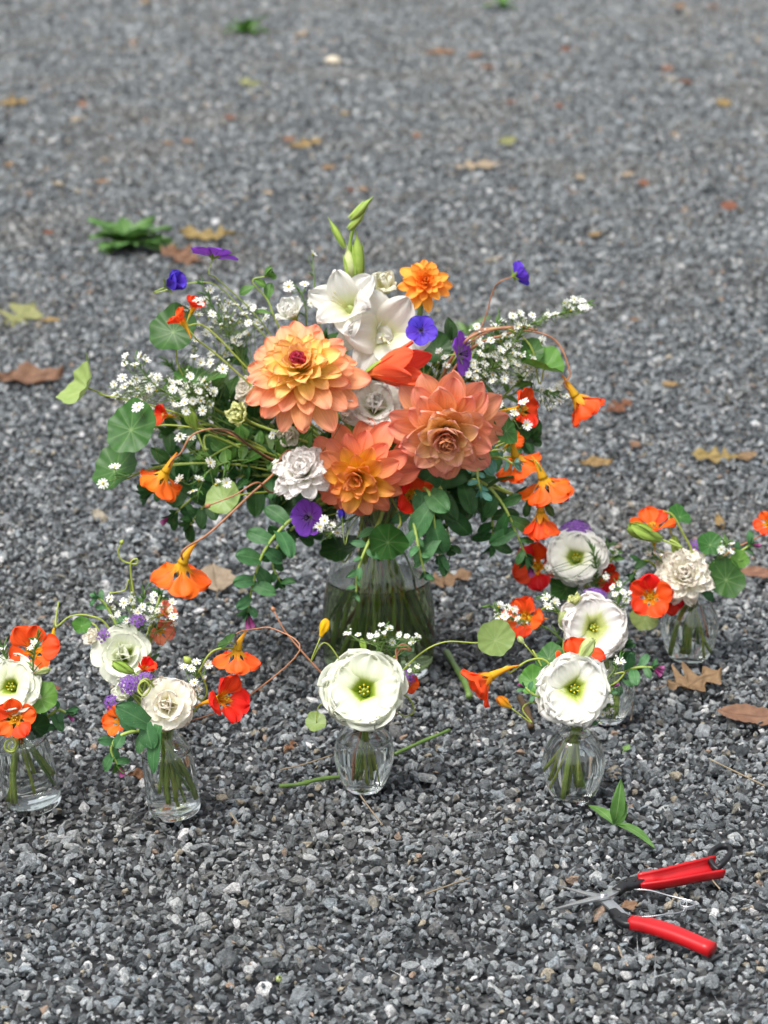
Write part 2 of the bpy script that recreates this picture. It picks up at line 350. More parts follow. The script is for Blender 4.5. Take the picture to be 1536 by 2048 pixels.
# ------------------------------------------------------------------ petals and leaves
def capf(u, u0, e): return 1 if u <= u0 else max(1e-3, 1-((u-u0)/(1-u0))**2)**e
def sm(x): x = min(max(x, 0), 1); return x*x*(3-2*x)
PROF = {
 'dahlia': lambda u: (.42+.58*sm(u/.6))*capf(u, .55, .62),
 'pointy': lambda u: (.4+.6*sm(u/.4))*capf(u, .4, 1.0),
 'lisi': lambda u: (.3+.7*sm(u/.65))*capf(u, .7, .5),
 'nast': lambda u: (.12+.88*sm((u-.25)/.45))*capf(u, .66, .5),
 'ger': lambda u: (.22+.78*sm(u/.6))*capf(u, .6, .5),
 'glad': lambda u: (.35+.65*sm(u/.5))*capf(u, .5, .62),
 'obov': lambda u: (.25+.75*sm(u/.55))*capf(u, .55, .5),
 'lance': lambda u: (.25+.75*sm(u/.35))*capf(u, .35, .9),
 'clasp': lambda u: (.62+.38*sm(u/.5))*capf(u, .5, .55),
}
PC = {}
def petal(m, L, Wd, prof, a0, a1, cup=.3, nu=8, nv=6, bp=1.0, fr=0, ff=9, ruf=0, rf=2.5, seed=0, notch=0, tipc=0, twist=0, knee=None, crk=0, re=2):
    key = (m, knee, crk, re, round(L, 4), round(Wd, 4), prof, round(a0, 3), round(a1, 3), round(cup, 2), nu, nv, fr, ruf, seed, notch, tipc, bp, twist)
    if key in PC: return PC[key]
    rng = random.Random(seed*31+7); ph = rng.uniform(0, 6.28); ph2 = rng.uniform(0, 6.28); pf = PROF[prof]
    mb = MB(); rows = []; uvs = []; x = z = 0.0; up = 0.0
    for i in range(nu+1):
        t = i/nu; u = 1-(1-t)**1.5
        a = a0+(a1-a0)*(sm((u-knee[0])/knee[1]) if knee else u**bp) + tipc*sm((u-.7)/.3)
        x += (u-up)*L*math.cos(a); z += (u-up)*L*math.sin(a); up = u
        T = Vector((math.cos(a), 0, math.sin(a))); N = Vector((-math.sin(a), 0, math.cos(a)))
        wd = Wd/2*pf(u); row = []; q = []
        for j in range(nv+1):
            v = -1+2*j/nv
            ca = max(cup*(1-.35*u), 1e-3)
            yy = wd*math.sin(v*ca)/ca; zz = wd*(1-math.cos(v*ca))/ca
            off = zz + ruf*L*(u**re)*math.sin(rf*math.pi*v+ph) + .35*ruf*L*(u**(re+1))*math.sin(2.3*rf*math.pi*v+ph2)
            ex = fr*L*(math.sin(ff*v*2.1+ph)+.7*math.sin(ff*v*4.7+ph2)+rng.uniform(-.5, .5))*(u**8) - notch*L*math.exp(-(v/.25)**2)*u**6
            if crk: off += crk*L*u**(re-.5)*(math.sin(13*v+9*u+ph)*.6+math.sin(23*v-5*u+ph2)*.4+math.sin(7*u*u*3+11*v+ph2)*.5)
            if twist: off += twist*wd*v*u
            p = Vector((x, 0, z)) + Vector((0, yy, 0)) + N*off + T*ex
            row.append(p); q.append((u, (v+1)/2))
        rows.append(row); uvs.append(q)
    mb.grid(rows, uvs, m); PC[key] = mb.mesh('petal'); return PC[key]
def put(me, root, M, phi, r0, z0, tilt=0.0, s=1.0, name='petal'):
    return part(name, me, root, M @ Matrix.Rotation(phi, 4, 'Z') @ Matrix.Translation((r0, 0, z0)) @ Matrix.Rotation(-tilt, 4, 'Y') @ Matrix.Scale(s, 4))
# ------------------------------------------------------------------ the vases
ARR = {}
def vase(key, name, px, py, prof_o, thick, base_t, water, label, cat, lean=(0, 0), scale=1.0, wm='water', z0=.004, group=None):
    """prof_o: outer (radius, height) bottom to top, metres; px,py: middle of the base on the gravel"""
    b = G(px, py, z0); M = Matrix.Translation(b) @ Matrix.Rotation(lean[0], 4, 'Y') @ Matrix.Rotation(lean[1], 4, 'X')
    pr = [(r*scale, z*scale) for r, z in prof_o]
    # refine by Catmull-Rom
    pr = [(max(p.x, 1e-4), p.y) for p in crom([Vector((r, z, 0)) for r, z in pr], 5)]
    outer = [(1e-4, .0015), (pr[0][0]*.8, .0012)] + pr
    inn = [(max(r-thick, 1e-4), z) for r, z in pr if z > base_t]; 
    inner = inn[::-1]; inner[0] = (pr[-1][0]-thick*.9, pr[-1][1]-.0003)
    inner += [(inn[0][0]*.9, base_t), (1e-4, base_t+.0006)]
    top = [(pr[-1][0]-thick*.35, pr[-1][1]+.0011)]
    t = thing(name, b, label, cat, group); W_[t] = M; t.matrix_basis = M
    mb = MB(); mb.lathe(outer+top+inner, 'glass', 72); part('glass_body', mb.mesh('glass_body'), t, M)
    wz = pr[-1][1]*water
    wi = [(r+.0003, z) for r, z in inn if z < wz]
    wp = [(1e-4, base_t+.0003), (inn[0][0]*.9, base_t-.0002)] + wi + [(wi[-1][0], wz), (wi[-1][0]-.0015, wz-.0007), (1e-4, wz-.0009)]
    mb = MB(); mb.lathe(wp, wm, 72); part('water', mb.mesh('water'), t, M)
    zs = [r for r, z in inn]; k = min(range(len(inn)), key=lambda i: inn[i][0] if inn[i][1] > pr[-1][1]*.5 else 9)
    ARR[key] = dict(M=M, Y=b.y, neck=M @ Vector((0, 0, inn[k][1])), nr=inn[k][0]*.72, top=M @ Vector((0, 0, pr[-1][1])), bz=base_t+.002, br=inn[0][0]*.7, b=b,
                    prof=inn, used=0)
BULB = [(.0185, 0), (.0215, .004), (.0275, .018), (.0325, .038), (.0335, .052), (.031, .068), (.024, .083), (.0155, .094), (.0135, .100), (.0145, .106), (.0185, .113)]
BULB = [(r, z*.86) for r, z in BULB]
BOTL = [(.0255, 0), (.0285, .003), (.0295, .012), (.0295, .045), (.0292, .062), (.027, .076), (.021, .087), (.0165, .094), (.0155, .100), (.0165, .106), (.0172, .108)]
BIG = [(.064, 0), (.070, .006), (.0735, .03), (.0745, .06), (.072, .095), (.064, .135), (.052, .170), (.043, .195), (.040, .215), (.044, .232), (.052, .246)]
BIG = [(r*.96, z) for r, z in BIG]
vase('A', 'glass_vase', 757, 1338, BIG, .003, .012, .50, 'large clear glass vase half full of greenish water and crowded stems', 'vase', wm='murky')
vase('B', 'bud_vase', 728, 1577, BULB, .0022, .006, .62, 'bulbous glass bud vase standing between two cut green stems, directly before the large vase', 'vase')
vase('C', 'bud_vase', 1145, 1600, BULB, .0022, .006, .80, 'bulbous glass bud vase holding leafy stems next to the small green weed', 'vase', scale=1.03)
vase('D', 'bud_vase', 1377, 1322, BULB, .0022, .006, .78, 'bulbous glass bud vase standing behind the curled brown oak leaf', 'vase', scale=1.09)
vase('E', 'bud_vase', 1214, 1440, BULB, .0022, .006, .70, 'glass bud vase half hidden behind the white lisianthus by the weed', 'vase', scale=.96)
vase('F', 'glass_bottle', 70, 1612, BOTL, .0022, .008, .70, 'leaning clear glass bottle with thick base and a coiled tendril at its neck', 'bottle', lean=(R_(-9), R_(2)), scale=1.05)
vase('H', 'glass_bottle', 351, 1624, BOTL, .0022, .008, .70, 'clear glass bottle with a long blue-green leaf hanging down its side', 'bottle', lean=(R_(-6), R_(2)), scale=.97)
vase('I', 'glass_bottle', 300, 1468, BOTL, .0022, .008, .60, 'small glass bottle hidden under the greenish white lisianthus and aster cluster', 'bottle', scale=.8)
vase('J', 'bud_vase', 1178, 1305, BULB, .0022, .006, .70, 'glass bud vase hidden behind the blush lisianthus and purple verbena', 'vase', scale=.8)
def rad_at(a, z):
    pr = a['prof']
    for (r0, z0), (r1, z1) in zip(pr, pr[1:]):
        if z0 <= z <= z1: return r0+(r1-r0)*(z-z0)/max(z1-z0, 1e-6)
    return pr[0][0] if z < pr[0][1] else pr[-1][0]
SHORT = [0.0]
def in_vase(key):
    """way down through the neck to a resting point in the vase; slight stems end higher up"""
    a = ARR[key]; an = U(0, 2*math.pi); rr = a['nr']*math.sqrt(U(.05, 1)); M = a['M']
    nz = (M.inverted() @ a['neck']).z; tz = (M.inverted() @ a['top']).z
    p0 = [M @ Vector((rr*math.cos(an)*1.15, rr*math.sin(an)*1.15, tz)), M @ Vector((rr*math.cos(an), rr*math.sin(an), nz))]
    if U(0, 1) < SHORT[0]:
        z = nz*U(.72, .9); return p0 + [M @ Vector((rr*.7*math.cos(an+.6), rr*.7*math.sin(an+.6), z))]
    a2 = an+math.pi+U(-1.5, 1.5); zb = a['bz']+U(0, 1)**2*nz*.38+.002
    rb = rad_at(a, zb)*U(.2, .85); q = U(.3, .6); jx, jy = U(-.2, .2)*rb, U(-.2, .2)*rb
    return p0 + [M @ Vector((rb*q*math.cos(a2)+jx, rb*q*math.sin(a2)+jy, nz*.5+zb*.5)), M @ Vector((rb*math.cos(a2), rb*math.sin(a2), zb))]
def place(key, pt):
    px, py = pt[0], pt[1]; dy = pt[2] if len(pt) > 2 else 0
    return P(px, py, ARR[key]['Y']+dy)
def stem(root_args, key, head, axis, r, m, via=(), lead=.03, name='stem'):
    iv = in_vase(key); vp = [place(key, q) for q in via]
    pts = [head] + ([head-axis*lead] if lead else []) + vp
    if not vp and (iv[0]-pts[-1]).length > .06: 
        mid = pts[-1].lerp(iv[0], .55); mid.z += .012; pts.append(mid)
    pts += iv; c = crom(pts, 5); N = len(c)
    return c, [r*(.8+.35*i/(N-1)) for i in range(N)]
def mk(key, name, label, cat, head, axis, r, m, via=(), lead=.03, group=None):
    c, rad = stem(None, key, head, axis, r, m, via, lead)
    t = thing(name, c[-1], label, cat, group); mb = MB(); mb.tube(c, rad, m, 7); wpart('stem', mb, t); return t, c
# ------------------------------------------------------------------ flowers
GA = math.pi*(3-math.sqrt(5))
def dahlia(key, at, dpx, ax, label, N, mats, e=(-8, 84), lr=(1, .36), wr=.40, via=(), cup=.55, pp='dahlia', dome=.30, eye=None, nvar=9, sm_='stemd'):
    o = place(key, at); z = V(*ax); R = dpx*mpp(o)/2; M = frame(o, z)
    t, c = mk(key, 'dahlia', label, 'dahlia', o-z*R*.05, z, .0042, sm_, via)
    mb = MB(); mb.blob(o-z*R*.12, z, R*.3, R*.2, 'sepal', 8, 5); wpart('calyx', mb, t)
    for k in range(N):
        q = k/(N-1); b = min(int(q*nvar), nvar-1); qb = (b+.5)/nvar
        el = R_(e[0]+(e[1]-e[0])*qb**1.05); L = R*(lr[0]+(lr[1]-lr[0])*qb**.85)*1.02; mt = mats[min(int(qb*len(mats)), len(mats)-1)]
        sd_ = k % 5; rg = random.Random(b*7+sd_+int(at[0]))
        me = petal(mt, L, R*wr*(1.0-.45*qb), pp, el+.38, el-.22+.3*qb, cup+.45*qb+rg.uniform(-.25, .35), 10, 8, seed=b*5+sd_+int(at[0]), ruf=.028, rf=1.5, tipc=rg.uniform(-.35, .6), crk=.009, twist=rg.uniform(-.16, .16))
        put(me, t, M, k*GA+U(-.13, .13), R*.10*(1-q), R*(.02+dome*q**1.2), U(-.15, .15), U(.86, 1.08))
    if eye == 'gold':
        mb = MB()
        for k in range(26):
            a = U(0, 6.28); rr = R*.2*math.sqrt(U(0, 1)); d = (M.to_3x3() @ Vector((math.cos(a)*.5, math.sin(a)*.5, 1))).normalized()
            mb.blob(M @ Vector((rr*math.cos(a), rr*math.sin(a), R*dome*.6)), d, R*U(.1, .18), R*.025, 'pollen', 5, 3)
        wpart('stamen_cluster', mb, t, kind='stuff')
    return t
def lisianthus(key, at, dpx, ax, label, col='lwhite', style='open', via=(), r=.0022, frill=.035, seed=0, throat=.3):
    o = place(key, at); z = V(*ax); R = dpx*mpp(o)/2; M = frame(o, z, seed)
    base = o - z*R*.55; M.translation = base
    t, c = mk(key, 'lisianthus', label, 'lisianthus', base, z, r, 'stem', via)
    mb = MB(); mb.blob(base-z*R*.1, z, R*.32, R*.16, 'sepal', 8, 5); wpart('calyx', mb, t)
    S = {'open': [(5, 1.06, 1.25, 64, 16, .15), (6, 1.16, 1.3, 62, 4, .15), (6, 1.2, 1.3, 60, -10, .15), (6, 1.2, 1.25, 54, -28, .15)],
         'double': [(5, .72, .5, 90, 88, .05), (8, .82, .55, 86, 72, .1), (10, .92, .58, 80, 50, .13), (11, .98, .6, 70, 26, .16), (11, 1.02, .66, 54, 0, .18), (9, 1.04, .7, 34, -30, .18)],
         'rose': [(3, .75, .7, 88, 120, .03), (4, .85, .95, 84, 84, .1), (4, .98, 1.1, 74, 40, .14), (5, 1.06, 1.2, 60, 10, .16), (5, 1.1, 1.2, 42, -20, .16)],
         'half': [(5, .9, .6, 90, 100, .05), (6, 1.05, .7, 84, 70, .12), (6, 1.1, .8, 74, 46, .18)]}[style]
    for i, (n, l, wd, a0, a1, r0) in enumerate(S):
        for k in range(n):
            kn = (throat, .22) if style == 'open' else None
            me = petal(col, R*l, R*wd, 'lisi', R_(a0), R_(a1), .22 if style == 'open' else .45, 14, 20, bp=1.4, fr=frill*1.5, ff=11, ruf=frill*(2.1 if style == 'open' else 1.3), rf=3.3, seed=i*5+k % 4+seed*13, re=4, knee=kn, crk=frill*(.5 if style != 'double' else .07))
            put(me, t, M, 2*math.pi*k/n+i*.9+U(-.15, .15), R*r0, R*.02*(len(S)-i), U(-.17, .17), U(.84, 1.07))
    if style == 'open':
        mb = MB()
        for k in range(6):
            a = k*1.05+seed; d = (M.to_3x3() @ Vector((math.cos(a)*.45, math.sin(a)*.45, 1))).normalized(); p0 = M @ Vector((0, 0, R*.12))
            mb.tube([p0, p0+d*R*.15, p0+d*R*.26], [R*.014]*3, 'stigma', 5); mb.blob(p0+d*R*.25, d, R*.11, R*.035, 'pollen', 6, 3)
        wpart('stamens', mb, t, kind='stuff')
        mb = MB(); mb.blob(M @ Vector((0, 0, R*.05)), z, R*.34, R*.07, 'stigma', 8, 6, lambda u: .9-.5*u if u < .75 else .9*math.sin(math.pi*min(.98, (u-.55)/.45))); wpart('pistil', mb, t)
    return t
def bud(*a, **k):
    SHORT[0] = .45; r = bud_(*a, **k); SHORT[0] = 0; return r
def bud_(key, at, lpx, wpx, ax, label, m='podg', name='flower_bud', cat='bud', via=(), r=.0015, sepals=True, ms='stem', open_=None):
    o = place(key, at); z = V(*ax); k = mpp(o); L = lpx*k; Wd = wpx*k
    t, c = mk(key, name, label, cat, o-z*L*.5, z, r, ms, via)
    M = frame(o-z*L*.5, z)
    for i in range(5):
        me = petal(m, L*1.03, Wd*.95, 'glad', R_(78), R_(97), 1.0, 8, 6, seed=i % 2, twist=.35)
        put(me, t, M, i*2*math.pi/5, Wd*.16, 0, 0, U(.95, 1.04))
    if sepals:
        for i in range(4):
            me = petal('sepal', L*.55, Wd*.3, 'lance', R_(66), R_(88), .5, 5, 4, seed=9); put(me, t, M, i*1.57+.4, Wd*.2, 0, 0, 1, 'sepal')
    return t
def nasturtium(key, at, dpx, ax, label, col='orange', via=(), roll=0.0, spur=1.0, ms='stemy', open_=1.0, r=.0013, spurdir=None, group=None, grav=0):
    o = place(key, at); z = V(*ax); R = dpx*mpp(o)/2; M = frame(o, z, roll)
    base = o - z*R*.62*(1 if open_ > .8 else 1.2); M.translation = base
    t, c = mk(key, 'nasturtium', label, 'nasturtium', base, z, r, ms, via, lead=.018, group=group)
    for k in range(5):
        up = k < 2; a = (math.radians([25, -25, 105, 180, -105][k]))
        a0, a1 = (68, 18) if up else (62, 2)
        a0, a1 = a0+(1-open_)*25, a1+(1-open_)*75
        me = petal('n_'+col, R*1.28, R*(1.12 if not up else 1.0), 'nast', R_(a0), R_(a1), .35, 12, 12, bp=1.3, fr=.018, ff=6, ruf=.07, rf=1.9, seed=k+int(at[0]) % 7, crk=.014)
        put(me, t, M, a+U(-.08, .08), R*.06, 0, U(-.08, .08), U(.95, 1.05))
    for k in range(5):
        me = petal('spur', R*.62, R*.3, 'lance', R_(66), R_(52), .5, 6, 4, seed=3); put(me, t, M, k*1.2566+.6, R*.09, -R*.02, 0, 1, 'sepal')
    sp = V(*spurdir) if spurdir else (-z + (M.to_3x3() @ Vector((.35, 0, 0))))
    sp.normalize(); mb = MB(); pts = crom([base+z*R*.12, base+sp*R*.25, base+sp*R*.6*spur+Vector((0, 0, -R*.03)), base+sp*R*.95*spur+Vector((0, 0, -R*.12))], 4)
    n = len(pts); mb.tube(pts, [R*(.17*(1-i/(n-1))**1.2+.025) for i in range(n)], 'spur', 8); wpart('spur', mb, t)
    if open_ > .7:
        mb = MB(); 
        for k in range(6):
            a = k*1.05; d = (M.to_3x3() @ Vector((math.cos(a)*.2, math.sin(a)*.2, 1))).normalized(); mb.tube([base, base+d*R*.55], [R*.014]*2, 'spur', 4); mb.blob(base+d*R*.52, d, R*.1, R*.04, 'pollen', 5, 3)
        wpart('stamens', mb, t, kind='stuff')
    return t
def geranium(key, at, dpx, ax, label, col='violet', via=(), cupa=(38, 8), ms='stem', r=.001, lead=.02):
    o = place(key, at); z = V(*ax); R = dpx*mpp(o)/2; M = frame(o, z, U(0, 1)); base = o-z*R*.3; M.translation = base
    t, c = mk(key, 'cranesbill', label, 'geranium', base, z, r, ms, via, lead=lead)
    for k in range(5):
        me = petal(col, R*1.08, R*1.12, 'ger', R_(cupa[0]), R_(cupa[1]), .4, 9, 8, fr=.02, ff=5, ruf=.04, rf=1.6, notch=.04, seed=k)
        put(me, t, M, k*1.2566, R*.05, 0, U(-.08, .08), U(.95, 1.04))
    for k in range(5): put(petal('sepal', R*.5, R*.26, 'lance', R_(30), R_(20), .6, 5, 4), t, M, k*1.2566+.6, R*.05, -R*.05, 0, 1, 'sepal')
    mb = MB(); mb.blob(base-z*R*.12, z, R*.2, R*.1, 'sepal', 6, 4)
    for k in range(8):
        a = k*.785; d = (M.to_3x3() @ Vector((math.cos(a)*.35, math.sin(a)*.35, 1))).normalized(); mb.tube([base, base+d*R*.4], [R*.02]*2, 'anther', 4); mb.blob(base+d*R*.36, d, R*.12, R*.05, 'anther', 5, 3)
    wpart('stamens', mb, t, kind='stuff'); return t
def nleaf(*a, **k):
    SHORT[0] = .5 if a[0] != 'A' else .1; r = nleaf_(*a, **k); SHORT[0] = 0; return r
def nleaf_(key, at, dpx, ax, label, col='nl', via=(), roll=0.0, cone=.16, wave=.12, fold=0.0, ms='stemy', r=.0013, sx=1.0, lead=.02, seed=None):
    o = place(key, at); z = V(*ax); R = dpx*mpp(o)/2; M = frame(o, z, roll)
    t, c = mk(key, 'nasturtium_leaf', label, 'leaf', o-z*.0006, z, r, ms, via, lead=lead)
    rng = random.Random(seed if seed is not None else int(at[0])*3+int(at[1])); nv = 9; na = nv*10; nr = 8; ph = rng.uniform(0, 6.28); ph2 = rng.uniform(0, 6.28)
    mb = MB(); rows = []; uvs = []; at_ = []
    for i in range(nr+1):
        s = i/nr; row = []; q = []
        for j in range(na):
            th = 2*math.pi*j/na; rim = 1+.022*math.cos(nv*th)+.05*math.sin(2*th+ph)+.03*math.sin(5*th+ph2)
            rr = max(s*R*rim, R*.004); x = rr*math.cos(th)*sx + R*.12*s; y = rr*math.sin(th)
            zz = R*(cone*s*s + wave*s*s*math.sin(2*th+ph) + .4*wave*s**3*math.sin(4*th+ph2) + .016*s*math.cos(nv*th)+.02*s**4*math.cos(13*th+ph))
            if fold: zz += fold*abs(y)*(.4+.6*s); y *= (1-.35*min(fold, 1))
            row.append((x, y, zz)); q.append((s, j/na))
            d = abs((th*nv/(2*math.pi)+.5) % 1-.5)*2*s   # distance from a main vein, narrowing outward
            at_.append(max(0, 1-d/.11)*(.36-.28*s) if s > .01 else .7)
        rows.append(row); uvs.append(q)
    mb.grid(rows, uvs, col, True); mb.at = at_
    part('blade', mb.mesh('blade'), t, M); return t
def pxpath(key, pts): return [place(key, p) for p in pts]
def leafset(t, c, leaves): pass
def sprig(*a, **k):
    SHORT[0] = .4 if a[0] != 'A' else .15; r = sprig_(*a, **k); SHORT[0] = 0; return r
def sprig_(key, path, label, n, lpx, col='cer', wr=.5, name='honeywort_sprig', cat='foliage', ms='stem', prof='clasp', tip=6, bell=False, spread=65, rise=.25, r=.0022, seed=1, start=.05, endl=.55, droop=-.35, tcol=None, notch=.03):
    """path: photo points from the growing tip back towards the neck"""
    rng = random.Random(seed); pts = pxpath(key, path); iv = in_vase(key)
    c = crom(pts, 6); nfree = len(c); c += crom([c[-1]]+iv, 4)[1:]; N = len(c)
    t = thing(name, c[-1], label, cat)
    mb = MB(); mb.tube(c, [r*(.55+.6*min(1, i/nfree)) for i in range(N)], ms, 7); wpart('stem', mb, t)
    k = mpp(c[0]); side = 1
    for i in range(n):
        f = start+(1-start)*i/max(n-1, 1); idx = min(int(f*(nfree-1)), nfree-2); p = c[idx]; tg = (c[idx]-c[idx+1]).normalized()
        side = -side; vw = (CAM-p).normalized(); sd = tg.cross(vw).normalized()*side
        ang = R_(spread+rng.uniform(-32, 32)); d = tg*math.cos(ang)+sd*math.sin(ang)+vw*rng.uniform(-.6, .9)
        d.normalize(); nrm = (vw*.75+Vector((0, 0, .7))*rng.uniform(.3, 1)+tg*.3+sd*rng.uniform(-.7, .7)+Vector((rng.uniform(-.4, .4), 0, 0))).normalized()
        L = lpx*k*(endl+(1-endl)*f)*rng.uniform(.65, 1.2)
        M = frame(p, nrm-d*nrm.dot(d), 0, d)
        me = petal(col, lpx*k, lpx*k*wr, prof, rise, droop, .35, 9, 8, ruf=.04, rf=1.4, seed=i % 4+seed, notch=notch*(1+i % 3), fr=.01, twist=[0, .25, -.2][i % 3])
        part('leaf', me, t, M @ Matrix.Scale(L/(lpx*k), 4))
    for i in range(tip):
        p = c[min(i//3, nfree-2)]; tg = (c[0]-c[2]).normalized(); a = i*2.4; x = tg.orthogonal().normalized(); y = tg.cross(x)
        d = (tg*.9+(x*math.cos(a)+y*math.sin(a))*(.35+.1*i)).normalized(); nrm = (-tg*.3+(x*math.cos(a)+y*math.sin(a))*-1 + (CAM-p).normalized()*.6)
        M = frame(p, nrm-d*nrm.dot(d), 0, d); me = petal(tcol or col, lpx*k*.5, lpx*k*.5*wr*1.1, prof, .2, -.2, .5, 6, 6, seed=seed+5)
        part('leaf', me, t, M @ Matrix.Scale(.7+.1*(i % 4), 4))
    if bell:
        for q in range(bell):
            tg = (c[0]-c[2]).normalized(); d = (tg+Vector((rng.uniform(-.5, .5), rng.uniform(-.6, 0), rng.uniform(-.5, .1)))).normalized(); mb = MB()
            mb.blob(c[0]+d*lpx*k*.12, d, lpx*k*.36, lpx*k*.11, 'plum', 7, 6, lambda u: .45+.5*u if u < .85 else .8); wpart('bell_flower', mb, t)
    return t
AST = {}
def aster_mesh(v):
    if v in AST: return AST[v]
    rng = random.Random(v); mb = MB(); n = 11+v % 3; el = [.15, .35, .9, .0][v % 4]; R = 1.0
    for k in range(n):
        a = 2*math.pi*k/n+rng.uniform(-.12, .12); e = el+rng.uniform(-.15, .15); L = R*rng.uniform(.85, 1.05); wd = .13
        d = Vector((math.cos(a)*math.cos(e), math.sin(a)*math.cos(e), math.sin(e))); s = Vector((-math.sin(a), math.cos(a), 0))
        up = Vector((0, 0, .06)); p0 = d*.18
        mb.grid([[p0-s*wd*.5, p0+s*wd*.5], [d*L*.6-s*wd*1.1+up, d*L*.6+s*wd*1.1+up], [d*L*.92-s*wd*.9, d*L*.92+s*wd*.9], [d*L-s*wd*.25, d*L+s*wd*.25]],
                [[(0, 0), (0, 1)], [(.6, 0), (.6, 1)], [(.9, 0), (.9, 1)], [(1, 0), (1, 1)]], 'ast')
    mb.blob(Vector((0, 0, -.05)), Vector((0, 0, 1)), .26, .27, 'astc', 8, 4, lambda u: math.cos(u*1.5)); mb.blob(Vector((0, 0, -.4)), Vector((0, 0, 1)), .4, .2, 'sepal', 6, 3, lambda u: .4+.6*u)
    AST[v] = mb.mesh('blossom'); return AST[v]
def asters(*a, **k):
    SHORT[0] = .35 if a[0] != 'A' else .3; r = asters_(*a, **k); SHORT[0] = 0; return r
def asters_(key, path, clusters, label, dpx=23, extra=(), nb=30, seed=1, face=(0, .6, .6), needles=26, ms='stemd', dyr=.025):
    """path: photo points tip -> neck; clusters: (x, y, rx, ry, n, dy); extra: single blossoms (x, y)"""
    rng = random.Random(seed); pts = pxpath(key, path); c = crom(pts, 6); nf = len(c); iv = in_vase(key); c += crom([c[-1]]+iv, 4)[1:]; N = len(c)
    t = thing('aster_spray', c[-1], label, 'aster'); mb = MB(); mb.tube(c, [.0007+.0008*min(1, i/nf) for i in range(N)], ms, 6); bd = MB()
    sp = [(x, y, U(-.5, .5)*dyr) for x, y in extra]; bp = []
    for cl in clusters:
        x, y, rx, ry, n = cl[:5]; dy = cl[5] if len(cl) > 5 else 0
        for i in range(n*2):
            for _ in range(40):
                a = rng.uniform(0, 6.28); q = math.sqrt(rng.random()); X = x+rx*q*math.cos(a); Y = y+ry*q*math.sin(a)
                if i >= n or all((X-s[0])**2+(Y-s[1])**2 > (dpx*.62)**2 for s in sp): break
            (sp if i < n else bp).append((X, Y, dy+rng.uniform(-1, 1)*dyr))
    base_dy = path[0][2] if len(path[0]) > 2 else 0
    for i, (x, y, dy) in enumerate(sp+bp):
        p = place(key, (x, y, base_dy+dy)); j = min(range(nf), key=lambda q: (c[q]-p).length); j = min(j+rng.randint(1, 4), nf-1); b = c[j]
        R = dpx*mpp(p)/2; d = (V(face[0]+rng.uniform(-.6, .6), face[1]+rng.uniform(-.6, .5), face[2]+rng.uniform(-.4, .4)))
        m = p.lerp(b, .45)+Vector((0, 0, -.006))+(p-b).cross(CF)*rng.uniform(-.15, .15)
        mb.tube(crom([p-d*R*.35, p-d*R*1.1, m, b], 3), .00045, ms, 4, False)
        if i < len(sp):
            v = rng.choice([0, 1, 1, 3, 4, 5, 7, 9, 2, 8]); part('blossom', aster_mesh(v), t, frame(p, d, rng.uniform(0, 6)) @ Matrix.Scale(R*rng.uniform(.8, 1.1), 4))
        else:
            bd.blob(p-d*R*.3, d, R*.85, R*.27, 'sepal', 6, 4, lambda u: .3+.8*u if u < .6 else .7); bd.blob(p+d*R*.15, d, R*.55, R*.24, 'ast', 6, 4)
    for i in range(needles):
        j = rng.randint(0, nf-2); p = c[j]; d = ((c[j]-c[j+1]).normalized()+Vector((rng.uniform(-1, 1), rng.uniform(-1, 1), rng.uniform(-.6, 1)))).normalized(); L = rng.uniform(.008, .02)
        mb.tube([p, p+d*L*.5, p+d*L+Vector((0, 0, -L*.15))], [.0005, .0011, .0002], 'gl', 4, False)
    wpart('stem', mb, t)
    if bd.v: wpart('buds', bd, t, kind='stuff')
    return t
def verbena(*a, **k):
    SHORT[0] = .55; r = verbena_(*a, **k); SHORT[0] = 0; return r
def verbena_(key, at, dpx, ax, label, via=(), n=34):
    o = place(key, at); z = V(*ax); R = dpx*mpp(o)/2; M = frame(o, z); t, c = mk(key, 'verbena', label, 'verbena', o-z*R*.5, z, .0011, 'stem', via)
    mb = MB(); mb.blob(o-z*R*.7, z, R*.9, R*.5, 'sepal', 8, 5)
    for i in range(n):
        q = math.sqrt((i+.5)/n); a = i*GA; p = Vector((R*q*math.cos(a), R*q*math.sin(a), R*.45*(1-q*q)+U(-.05, .05)*R)); d = Vector((p.x*.8, p.y*.8, R*.6)).normalized(); fr = frame(M @ p, M.to_3x3() @ d, U(0, 6)); s = R*.24
        for k in range(5):
            an = k*1.2566; e = Vector((math.cos(an), math.sin(an), .15)); sd = Vector((-math.sin(an), math.cos(an), 0))
            mb.grid([[fr @ (e*s*.1-sd*s*.15), fr @ (e*s*.1+sd*s*.15)], [fr @ (e*s*.75-sd*s*.38), fr @ (e*s*.75+sd*s*.38)], [fr @ (e*s-sd*s*.15), fr @ (e*s+sd*s*.15)]],
                    [[(U(0, .5), 0), (.2, 1)], [(.7, 0), (.7, 1)], [(U(.6, 1), 0), (1, 1)]], 'verbena')
        mb.blob(M @ (p-d*s*1.2), M.to_3x3() @ d, s*1.2, s*.16, 'plum' if i % 3 else 'sepal', 5, 3)
    wpart('flower_head', mb, t, kind='stuff'); return t
def tendril(*a, **k):
    SHORT[0] = .5; r = tendril_(*a, **k); SHORT[0] = 0; return r
def tendril_(key, path, label, r=.001, m='stemy', tip=0, name='tendril', group=None):
    c = crom(pxpath(key, path), 6); nf = len(c); c += crom([c[-1]]+in_vase(key), 4)[1:]
    t = thing(name, c[-1], label, 'tendril', group); mb = MB(); mb.tube(c, [r*(.7+.5*min(1, i/nf)) for i in range(len(c))], m, 7); wpart('stem', mb, t)
    if tip:
        mb = MB(); mb.blob(c[0]-(c[0]-c[1]).normalized()*tip*.3, (c[0]-c[1]).normalized(), tip*1.5, tip*.55, m, 8, 5); wpart('seed_pod', mb, t)
    return t
